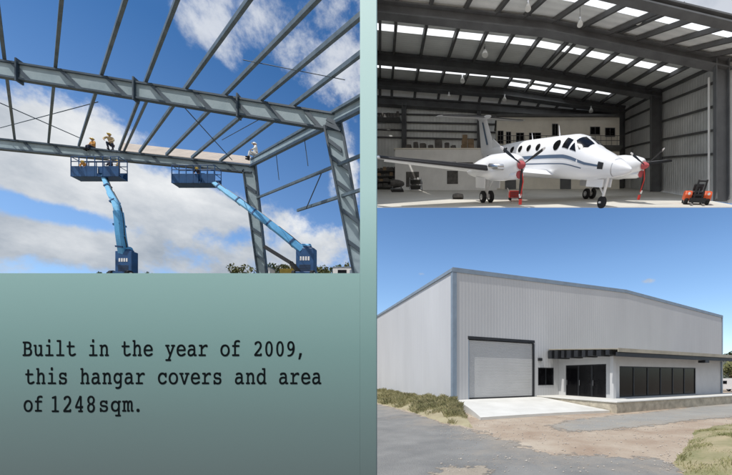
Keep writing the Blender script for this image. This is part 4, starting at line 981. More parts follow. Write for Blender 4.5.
# shelving and equipment at the left edge
Y = 104.5
for i, (px, w_, nb, lb, py0) in enumerate(((386, 9.5, 4, 'dark steel shelving full of goods at the left edge', 150),)):
    s = thing('shelving', (U(px, 0, Y).x, Y, fl(Y)), lb, 'shelving'); H = U(0, 168, Y).z - fl(Y)
    for x in (-w_ / 2, w_ / 2):
        for y in (-.8, .8): mb = MB(); mb.bb(x - .12, x + .12, y - .12, y + .12, 0, H); mb.build('upright', M['raft'], s)
    for k in range(nb):
        z = H * (k + .15) / nb; mb = MB(); mb.bb(-w_ / 2, w_ / 2, -.9, .9, z, z + .12); mb.build('shelf', M['purl'], s)
        x = -w_ / 2 + .3
        while x < w_ / 2 - 1:
            ww = rn.uniform(.7, 1.5); hh = H / nb * rn.uniform(.4, .75); mb = MB(); mb.bb(x, min(x + ww, w_ / 2 - .2), -.7, .6, z + .12, z + .12 + hh); mb.build('goods', M['clutter'] if rn.random() < .75 else M['brown'], s); x += ww + .15
Y = 112
s = thing('wall_rack', (U(388, 0, Y).x, Y, U(0, 120, Y).z), 'dark goods on a high wall rack in the upper left corner of the hangar', 'rack')
mb = MB(); mb.bb(-5.5, 4.2, -1.2, 1.2, 0, .2); mb.build('shelf', M['raft'], s)
for i in range(9): h = rn.uniform(.8, 2.2); mb = MB(); mb.bb(-5.3 + i * 1.03, -4.45 + i * 1.03, -.8, .8, .2, .2 + h); mb.build('goods', M['clutter'], s, bevel=.1)
def hvac(px, py, Y):
    p = U(px, py, Y); return p
# pieces of ground equipment between the wing and the partition
Y = 96
tb = thing('trolley', (U(416, 0, Y).x, Y, fl(Y)), 'grey work trolley with tools under the left wing', 'trolley')
for z in (1.0, 2.6): mb = MB(); mb.bb(-1.7, 1.7, -1, 1, z, z + .15); mb.build('tray', M['purl'], tb)
for x in (-1.6, 1.6):
    for y in (-.9, .9): mb = MB(); mb.bb(x - .08, x + .08, y - .08, y + .08, .3, 3.3); mb.lathe((x, y, .28), [(.1, -.08), (.26, -.07), (.26, .07), (.1, .08)], 12, (0, 1, 0)); mb.build('leg', M['chrome'], tb)
for x in (-1.1, -.2, .8): mb = MB(); mb.bb(x - .35, x + .35, -.5, .5, 2.76, 3.4 + .3 * x); mb.build('tool_case', M['whitewall'], tb)
Y = 92
eng = thing('engine_stand', (U(398, 0, Y).x, Y, fl(Y)), 'dark machine on a frame at the far left of the hangar floor', 'machine')
mb = MB(); mb.lathe((-2.0, 0, 2.3), [(.2, 0), (.9, .2), (1.05, 1), (.9, 2.4), (.55, 3.4), (.3, 3.7)], 16, (1, 0, 0)); mb.build('casing', M['clutter'], eng, smooth=True)
for x in (-1.4, .9): mb = MB(); mb.beam((x, -.9, 0), (x, 0, 2.0), .2, .2); mb.beam((x, .9, 0), (x, .0, 2.0), .2, .2); mb.build('leg', M['raft'], eng)
mb = MB(); mb.bb(-1.9, 1.5, -1, 1, .3, .5); mb.build('base_frame', M['raft'], eng)
Y = 70
ty = thing('spare_wheel', (U(458, 0, Y).x, Y, fl(Y)), 'pale spare wheel lying on the floor left of the aircraft wheels', 'wheel')
mb = MB(); mb.lathe((0, 0, .02), [(.55, 0), (1.1, .1), (1.2, .45), (1.1, .8), (.55, .9)], 20, (0, -.25, 1)); mb.build('tyre', M['clutter'], ty, smooth=True)
mb = MB(); mb.lathe((0, 0, .1), [(.54, 0), (.5, .78), (.2, .84)], 16, (0, -.25, 1)); mb.build('rim', M['chrome'], ty, smooth=True)
# hanging lamps
la = None
LAB = ['high bay lamp with glass bell hanging near the top edge above the rear cabin', 'hanging glass lamp in the front bay right of the roof centre', 'large glass lamp hanging between the two left skylight strips', 'glass lamp hanging below the second skylight strip at left', 'left glass lamp of the low pair over the tail', 'right glass lamp of the low pair over the cabin', 'glass lamp hanging below the gap in the second skylight strip', 'glass lamp hanging under the right end of the upper skylight strip', 'glass lamp hanging below the right end of the lower skylight strip', 'lowest glass lamp hanging in front of the office wall', 'glass lamp in the middle of the roof beside the wide rafter', 'glass lamp beside the second rafter right of the roof centre']
for i, (px, py, Y, s) in enumerate(((528, 6, 62, .85), (639, 19, 62, .85), (485, 52, 82, 1.15), (462.5, 79, 103, 1.1), (449, 95.5, 108, 1.0), (504.5, 98, 108, 1.0), (530, 83, 104, 1.0), (684, 83, 88, 1.0), (629, 97.5, 104, 1.0), (591, 109.5, 108, 1.0), (569.5, 57, 84, .9), (580, 22, 62, .8))):
    p = U(px, py, Y); t = thing('hanging_lamp', p, LAB[i], 'lamp', 'high bay lamps hanging from the hangar roof', scale=s * .82)
    mb = MB(); mb.lathe((0, 0, 0), [(.78, -.9), (.80, -.82), (.62, -.2), (.42, .25), (.30, .4)], 14); mb.build('lamp_shade', M['shade'], t, smooth=True)
    mb = MB(); mb.lathe((0, 0, .4), [(.26, 0), (.30, .1), (.30, .8), (.1, .95)], 10); mb.build('ballast', M['chrome'], t, smooth=True)
    mb = MB(); mb.tube([(0, 0, 1.3), (0, 0, 4.2)], .05, 6); mb.build('rod', M['raft'], t)

# ------------------------------------------------------------------ the twin engined aircraft
LB = Matrix.Translation((0, 0, EYE)) @ Matrix.Rotation(TH, 4, 'X') @ Matrix.Scale(KB, 4)
psi = .4116
AX, AF = 4.0, 20.15
yy = (AF * math.cos(TH)) * KB; 
he = -1.364
fx, fy = math.sin(psi), -math.cos(psi)
Ml = Matrix(((fx, -fy, 0, AX), (fy, fx, 0, AF), (0, 0, 1, he), (0, 0, 0, 1)))
MA = LB @ Ml @ Matrix.Scale(1.125, 4)
gp = MA.translation; dz_ = fl(gp.y) - gp.z; MA.translation = gp + Vector((0, 0, dz_))
ac = thing('aircraft', None, 'white twin propeller aircraft with blue stripe parked in the hangar', 'aircraft', mtx=MA)
SEC = [(5.50, 1.27, .03, .03), (5.40, 1.265, .11, .09), (5.1, 1.285, .22, .19), (4.6, 1.33, .36, .30), (3.9, 1.39, .51, .43), (3.2, 1.455, .62, .54), (2.75, 1.55, .69, .63), (2.3, 1.65, .71, .73), (1.9, 1.70, .72, .77), (1.0, 1.71, .72, .77), (-2.4, 1.71, .72, .76), (-3.6, 1.76, .63, .66), (-4.8, 1.87, .44, .47), (-5.8, 1.98, .26, .29), (-6.5, 2.06, .10, .13)]
SEC = [((2.75 + (a - 2.75) * .77 if a > 2.75 else a if a > -2.4 else -2.4 + (a + 2.4) * 1.08), b, c, d) for a, b, c, d in SEC]
def sec_at(X):
    for a, b in zip(SEC, SEC[1:]):
        if b[0] <= X <= a[0]:
            s = (a[0] - X) / (a[0] - b[0]); s2 = s
            return [p + (q - p) * s2 for p, q in zip(a[1:], b[1:])]
def fp(X, ang, off=0.0):                              # ang: 0 = starboard (-y), 90 = top
    zc, hw, hh = sec_at(X); c, s = math.cos(ang), math.sin(ang); e = .82
    return Vector((X, -(abs(c) ** e) * math.copysign(1, c) * (hw + off), zc + (abs(s) ** e) * math.copysign(1, s) * (hh + off)))
mb = MB(); XS = []
for a, b in zip(SEC, SEC[1:]):
    n = max(1, int((a[0] - b[0]) / .3)); XS += [a[0] + (b[0] - a[0]) * k / n for k in range(n)]
XS.append(SEC[-1][0])
mb.loft([[fp(X, 2 * math.pi * k / 32) for k in range(32)] for X in XS])
fu = mb.build('fuselage', M['paint_w'], ac, smooth=True)
def patch(poly, off, name, m, par=fu, flip=False):  # polygon in (X, angle in degrees) laid on the skin
    out = []
    for (a, b) in zip(poly, poly[1:] + poly[:1]):
        for k in range(3): out.append((a[0] + (b[0] - a[0]) * k / 3, a[1] + (b[1] - a[1]) * k / 3))
    cx = sum(p[0] for p in out) / len(out); ca = sum(p[1] for p in out) / len(out); mb = MB(); n = len(out)
    mb.v = [fp(cx, R(ca), off)] + [fp(cx + (x - cx) * .5, R(ca + (a - ca) * .5), off) for x, a in out] + [fp(x, R(a), off) for x, a in out]
    mb.f = [(0, 1 + i, 1 + (i + 1) % n) for i in range(n)] + [(1 + i, 1 + n + i, 1 + n + (i + 1) % n, 1 + (i + 1) % n) for i in range(n)]; mb.mi = [0] * len(mb.f)
    return mb.build(name, m, par, smooth=True)
for sgn in (0, 1):
    A = (lambda d: d) if not sgn else (lambda d: 180 - d)
    for X in (-3.0, -2.25, -1.5, -.75, .0):
        patch([(X + .16 * math.cos(t * math.pi / 6), A(27 + 11.5 * math.sin(t * math.pi / 6))) for t in range(12)], .012, 'window', M['glass'])
    patch([(1.35 + .22 * math.cos(t * math.pi / 6), A(29 + 16 * math.sin(t * math.pi / 6))) for t in range(12)], .012, 'window', M['glass'])
    patch([(1.75, A(20)), (2.15, A(18)), (2.22, A(48)), (1.82, A(52))], .012, 'cockpit_window', M['glass'])
    patch([(2.24, A(18)), (2.62, A(20)), (2.36, A(42))], .012, 'cockpit_window', M['glass'])
    patch([(2.36, A(50)), (2.72, A(30)), (2.98, A(56)), (2.92, A(86)), (2.40, A(86))], .012, 'windscreen', M['glass'])
    # stripe
    mb = MB(); n = 40; xs = [3.85 - (3.85 + 5.7) * i / n for i in range(n + 1)]
    for X in xs:
        for a in (-1.5 + (X + 2) * .1, 4.5 + (X + 2) * -.1): mb.v.append(fp(X, R(A(a)), .006))
    mb.f = [(2 * i, 2 * i + 2, 2 * i + 3, 2 * i + 1) for i in range(n)]; mb.mi = [0] * n; mb.build('stripe', M['paint_b'], fu, smooth=True)
    mb = MB(); xs = [3.0 - 8.2 * i / n for i in range(n + 1)]
    for X in xs:
        for a in (-14, -11): mb.v.append(fp(X, R(A(a)), .006))
    mb.f = [(2 * i, 2 * i + 2, 2 * i + 3, 2 * i + 1) for i in range(n)]; mb.mi = [0] * n; mb.build('stripe', M['paint_b'], fu, smooth=True)
patch([(3.72, -8), (3.94, -8), (3.94, 16), (3.72, 16)], .010, 'nose_vent', M['dark'])
# cabin door outline (a seam) is left to the paint; radome seam ring
mb = MB()
for X in (4.25,): mb.loft([[fp(X + d, 2 * math.pi * k / 32, .002) for k in range(32)] for d in (-.012, .012)], cap=False)
mb.build('radome_seam', M['chrome'], fu, smooth=True)
def foil(le, te, z, th, y, n=7):
    up = []; lo = []
    for i in range(n + 1):
        s = i / n; x = le + (te - le) * s; t = th * (2.6 * math.sqrt(s) * (1 - s) + .02); up.append(Vector((x, y, z + t * .62))); lo.append(Vector((x, y, z - t * .38)))
    return up + lo[::-1]
for s in (-1, 1):
    st = [(.45, 1.15, -1.25, 1.08, .30), (2.2, 1.05, -1.22, 1.20, .27), (3.2, .75, -1.15, 1.28, .23), (7.55, .15, -.75, 1.66, .11), (7.75, -.05, -.7, 1.68, .05)]
    mb = MB(); mb.loft([foil(le, te, z, th, s * y) for y, le, te, z, th in st]); wg = mb.build('wing', M['paint_w'], ac, smooth=True)
    mb = MB(); fv = []
    for y, le, te, z, th in st[2:4]:
        fv.append([Vector((le + .015, s * y, z - th * .22)), Vector((le + .02, s * y, z + th * .05)), Vector((le - .03, s * y, z + th * .48)), Vector((le - .16, s * y, z + th * .62)), Vector((le - .16, s * y, z + th * .55)), Vector((le - .14, s * y, z - th * .30))])
    mb.loft(fv); mb.build('deice_boot', M['boot'], wg)
    mb = MB(); a, b = st[2], st[3]
    mb.hexa([Vector((-1.13, s * 3.4, 1.31)), Vector((-1.13, s * 3.4, 1.27)), Vector((-1.50, s * 3.4, 1.20)), Vector((-1.50, s * 3.4, 1.22))], [Vector((-.80, s * 7.2, 1.63)), Vector((-.80, s * 7.2, 1.60)), Vector((-1.0, s * 7.2, 1.55)), Vector((-1.0, s * 7.2, 1.57))]); mb.build('aileron', M['paint_w'], wg)
    # nacelle
    NS = [(2.55, 1.42, .19, .20), (2.45, 1.41, .27, .29), (2.1, 1.38, .36, .40), (1.4, 1.36, .42, .47), (.4, 1.34, .43, .47), (-.8, 1.28, .36, .36), (-1.9, 1.22, .18, .18), (-2.3, 1.2, .05, .06)]
    mb = MB(); mb.loft([[Vector((X, s * 3.0 + hw * math.cos(2 * math.pi * k / 20), zc + hh * math.sin(2 * math.pi * k / 20))) for k in range(20)] for X, zc, hw, hh in NS]); nc = mb.build('nacelle', M['paint_w'], ac, smooth=True)
    mb = MB(); mb.loft([[Vector((X, s * 3.0 + hw * math.cos(2 * math.pi * k / 14), z + hh * math.sin(2 * math.pi * k / 14))) for k in range(14)] for X, z, hw, hh in ((2.52, 1.12, .20, .10), (2.3, 1.10, .25, .15), (1.4, 1.05, .22, .14), (.8, 1.06, .1, .06))]); mb.build('intake', M['paint_w'], nc, smooth=True)
    mb = MB(); mb.lathe((2.53, s * 3.0, 1.12), [(.14, 0), (.12, .05), (.03, .07)], 12, (1, 0, 0)); mb.build('intake_plug', M['redcloth'], nc)
    for t in (-1, 1):
        mb = MB(); mb.tube([(1.9, s * 3.0 + t * .34, 1.36), (1.85, s * 3.0 + t * .52, 1.36), (1.6, s * 3.0 + t * .60, 1.38), (1.25, s * 3.0 + t * .58, 1.40)], [.1, .1, .1, .09], 10)
        mb.build('exhaust_stack', M['chrome'], nc, smooth=True)
    mb = MB()
    for a in (-20, -17): 
        for X, zc, hw, hh in NS[2:6]: mb.v.append(Vector((X, s * 3.0 - (hw + .006) * math.cos(R(a)), zc + .1 + (hh + .006) * math.sin(R(a)))))
    mb.f = [(i, i + 1, i + 5, i + 4) for i in range(3)]; mb.mi = [0] * 3; mb.build('stripe', M['paint_b'], nc)
    # propeller
    mb = MB(); mb.lathe((2.56, s * 3.0, 1.42), [(.14, 0), (.13, .10), (.085, .22), (.025, .29)], 16, (1, 0, 0)); pr = mb.build('propeller', M['redcloth'], ac, smooth=True)
    for q in range(3):
        a = R(270 + 120 * q + (0 if s < 0 else 6)); d = Vector((0, math.cos(a), math.sin(a))); tn = Vector((0, -d.z, d.y)); mb = MB(); c = Vector((2.68, s * 3.0, 1.42)); sv = []
        for rr, ch, tw in ((.12, .035, .9), (.33, .05, .75), (.65, .065, .5), (.92, .058, .35), (1.03, .03, .3)):
            e = tn * math.cos(tw) + Vector((1, 0, 0)) * math.sin(tw); f_ = d.cross(e); sv.append([c + d * rr + e * ch, c + d * rr + f_ * .018, c + d * rr - e * ch, c + d * rr - f_ * .018])
        mb.loft(sv); bd = mb.build('blade', M['dark'], pr, smooth=True)
        mb = MB(); e = sv[-2]; mb.loft([[p + (p - c).normalized() * .0 + Vector((.0, 0, 0)) + (p - (c + d * .92)) * .08 for p in sv[-2]], [p + (p - (c + d * 1.03)) * .15 + d * .02 for p in sv[-1]]]); mb.build('blade_tip', M['white'], bd)
    mb = MB(); z0 = .02; mb.loft([[Vector((2.72 + x, s * 3.0 + y, z)) for x, y in ((-.025, -.055), (.025, -.055), (.025, .055), (-.025, .055))] for z in (.15, .34)]); mb.tube([(2.72, s * 3.0, .45), (2.74, s * 3.0 + .05, .9), (2.66, s * 3.0, 1.3)], .022, 6); mb.build('propeller_tie', M['red'], pr)
    # main gear
    mb = MB(); mb.tube([(-.3, s * 2.9, 1.0), (-.36, s * 2.9, .28)], [.075, .06], 10); mb.tube([(-.36, s * 2.9 - .30, .24), (-.36, s * 2.9 + .30, .24)], .045, 8); mb.beam((.25, s * 2.9, .95), (-.34, s * 2.9, .42), .05, .05); gr = mb.build('landing_gear', M['white'], ac)
    for t in (-.19, .19):
        mb = MB(); mb.lathe((-.36, s * 2.9 + t, .24), [(.12, -.085), (.20, -.085), (.24, -.05), (.24, .05), (.20, .085), (.12, .085)], 20, (0, 1, 0)); mb.build('tyre', M['tyre'], gr, smooth=True)
        mb = MB(); mb.lathe((-.36, s * 2.9 + t, .24), [(.118, -.09), (.118, .09)], 14, (0, 1, 0)); mb.build('rim', M['chrome'], gr)
    mb = MB()
    for t in (-.36, .36): mb.box((-.3, s * 2.9 + t, .80), (.9, .03, .42))
    mb.build('gear_door', M['paint_w'], gr)
# nose gear
NX = 3.75
mb = MB(); mb.tube([(NX + .1, 0, 1.1), (NX, 0, .24)], [.06, .05], 10); mb.beam((NX - .6, 0, 1.05), (NX, 0, .5), .05, .05); mb.tube([(NX, -.14, .21), (NX, .14, .21)], .035, 8); gr = mb.build('landing_gear', M['white'], ac)
mb = MB(); mb.lathe((NX, 0, .21), [(.1, -.07), (.17, -.075), (.21, -.04), (.21, .04), (.17, .075), (.1, .07)], 20, (0, 1, 0)); mb.build('tyre', M['tyre'], gr, smooth=True)
mb = MB()
for t in (-.2, .2): mb.box((NX - .35, t, .84), (.9, .025, .26))
mb.build('gear_door', M['paint_w'], gr)
TB = set(ac.children_recursive)
# fin, tailplane, ventral fin
mb = MB()
def finsec(z, le, te, th): return [Vector((v.x, v.z * 0 + (v.z), z)) for v in foil(le, te, 0, th, 0)]
mb.loft([finsec(2.05, -4.55, -6.75, .15), finsec(2.35, -5.05, -6.85, .14), finsec(3.65, -6.05, -7.15, .10), finsec(3.80, -6.10, -7.2, .10)])
fn = mb.build('fin', M['paint_w'], ac, smooth=True)
mb = MB(); mb.loft([[Vector((x, y, z)) for x, z in ((-4.1, 2.30), (-5.2, 2.75), (-5.4, 2.35), (-4.6, 2.22))] for y in (-.03, .03)]); mb.build('dorsal_fin', M['paint_w'], fn)
for sy in (-1, 1):
    mb = MB(); mb.loft([[Vector((x, sy * (th / 2 + .006), z)) for x, z, th in pts] for pts in [[(-5.75, 2.5, .15), (-5.95, 2.5, .15), (-6.62, 3.6, .11), (-6.45, 3.6, .11)]]], cap=True); mb.poly([Vector((x, sy * .085 * (1 if z < 3 else .68), z)) for x, z in ((-5.70, 2.5), (-5.92, 2.5), (-6.62, 3.6), (-6.45, 3.6))]); mb.v = mb.v[4:]; mb.f = [(0, 1, 2, 3)]; mb.mi = [0]; mb.build('stripe', M['paint_b'], fn)
for s in (-1, 1):
    mb = MB(); mb.loft([foil(-6.0, -7.15, 3.80, .10, s * .0), foil(-6.35, -7.15, 3.80, .06, s * 2.6), foil(-6.5, -7.1, 3.80, .03, s * 2.75)]); tp = mb.build('tailplane', M['paint_w'], ac, smooth=True)
    mb = MB(); mb.loft([[Vector((le + .02, s * y, 3.80 - t)), Vector((le + .025, s * y, 3.80 + t * .5)), Vector((le - .08, s * y, 3.80 + t * 2)), Vector((le - .07, s * y, 3.80 - t * 1.1))] for y, le, t in ((.2, -6.02, .018), (2.55, -6.35, .012))]); mb.build('deice_boot', M['boot'], tp)
mb = MB(); mb.lathe((-5.95, 0, 3.80), [(.02, -1.35), (.07, -1.2), (.10, -.6), (.10, .0), (.05, .3), (.01, .4)], 12, (1, 0, 0)); mb.build('bullet_fairing', M['paint_w'], fn, smooth=True)
mb = MB(); mb.poly([(-5.2, 0, 1.75), (-6.6, 0, 1.95), (-6.7, 0, 1.5), (-6.1, 0, 1.45)]); mb.poly([(-5.2, .03, 1.75), (-6.6, .03, 1.95), (-6.7, .03, 1.5), (-6.1, .03, 1.45)]); mb.build('ventral_fin', M['paint_w'], ac)
mb = MB(); mb.tube([(.6, 0, 2.46), (.45, 0, 2.85)], [.03, .012], 6); mb.build('antenna', M['paint_w'], ac); mb = MB(); mb.tube([(-1.5, 0, 2.46), (-1.62, 0, 2.75)], [.03, .012], 6); mb.build('antenna', M['paint_w'], ac)
for o_ in set(ac.children_recursive) - TB:
    if o_.name.split('.')[0] in ('fin', 'tailplane', 'ventral_fin'): o_.location.x = -.40


# red tool cart under the near engine, aircraft tug at the right
def onfloor(px, py):                                   # pixel on the rising floor
    b = math.tan(TH); z0 = fl(0); v = (PY - py) / F
    Y = (z0 - EYE) / (v - b); return U(px, py, Y)
p = onfloor(515, 200.5); SB = Matrix.Rotation(TH, 4, 'X')
cart = thing('tool_cart', None, 'red tool cart standing on the floor under the near engine', 'tool cart', mtx=Matrix.Translation(p) @ SB @ Matrix.Scale(KB, 4))
mb = MB(); mb.bb(-.34, .34, -.25, .25, .14, .46); bd = mb.build('body', M['red'], cart, bevel=.02)
for z in (.2, .3, .39): mb = MB(); mb.bb(-.30, .30, -.262, -.252, z - .035, z + .035); mb.build('drawer', M['redcloth'], bd)
for x in (-.28, .28):
    for y in (-.2, .2): mb = MB(); mb.lathe((x, y, .07), [(.02, -.03), (.07, -.03), (.07, .03), (.02, .03)], 12, (0, 1, 0)); mb.build('wheel', M['tyre'], cart)
mb = MB(); mb.tube([(-.34, -.2, .42), (-.44, -.2, .58), (-.44, .2, .58), (-.34, .2, .42)], .018, 6); mb.build('handle', M['chrome'], cart)
p = onfloor(694.5, 204.2)
tg = thing('forklift', None, 'small orange red forklift with dark upright mast near the right wall', 'forklift', mtx=Matrix.Translation(p) @ SB @ Matrix.Rotation(R(-24), 4, 'Z') @ Matrix.Scale(KB, 4))
for x in (-1, 1):
    mb = MB(); mb.loft([[Vector((x * .40 + dx_, a, h)) for a, h in ((-.42, .16), (-.42, .42), (-.30, .56), (.30, .56), (.62, .50), (.70, .16))] for dx_ in (-.15, .15)]); mb.build('side_body', M['forklift'], tg, bevel=.03)
    mb = MB(); mb.lathe((x * .40, -.435, .47), [(.055, 0), (.06, -.03), (.02, -.05)], 12, (0, 1, 0)); mb.build('headlight', M['white'], tg, smooth=True)
    for y in (-.28, .48):
        mb = MB(); mb.lathe((x * .44, y, .17), [(.08, -.09), (.155, -.09), (.175, -.05), (.175, .05), (.155, .09), (.08, .09)], 18, (1, 0, 0)); wh = mb.build('wheel', M['tyre'], tg, smooth=True)
        mb = MB(); mb.lathe((x * .44, y, .17), [(.078, -.095), (.078, .095)], 12, (1, 0, 0)); mb.build('rim', M['chrome'], wh)
mb = MB(); mb.bb(-.248, .248, -.30, .62, .14, .40); mb.build('chassis', M['dark'], tg, bevel=.02)
ms_ = MB(); ms_.bb(-.20, -.13, -.52, -.42, .04, 1.04); ms_.bb(.13, .20, -.52, -.42, .04, 1.04); ms_.bb(-.128, .128, -.50, -.44, .95, 1.01); ms_.bb(-.128, .128, -.50, -.44, .40, .46); ms = ms_.build('mast', M['dark'], tg)
mb = MB(); mb.bb(-.34, .34, -.57, -.525, .10, .30); mb.build('fork_carriage', M['dark'], ms)
for x in (-.24, .24): mb = MB(); mb.bb(x - .05, x + .05, -1.05, -.575, .05, .085); mb.build('fork', M['chrome'], tg)
mb = MB(); mb.bb(-.22, .22, .05, .42, .402, .55); mb.bb(-.22, .22, .36, .46, .552, .86); mb.build('seat', M['dark'], tg, bevel=.05)
mb = MB(); mb.tube([(0, -.28, .40), (0, -.14, .66)], .025, 8)
for k in range(14): a, b = [Vector((.13 * math.cos(2 * math.pi * q / 14), -.14 + .05 * math.sin(2 * math.pi * q / 14), .66 + .11 * math.sin(2 * math.pi * q / 14))) for q in (k, k + 1)]; mb.tube([a, b], .016, 5)
mb.build('steering_wheel', M['dark'], tg)

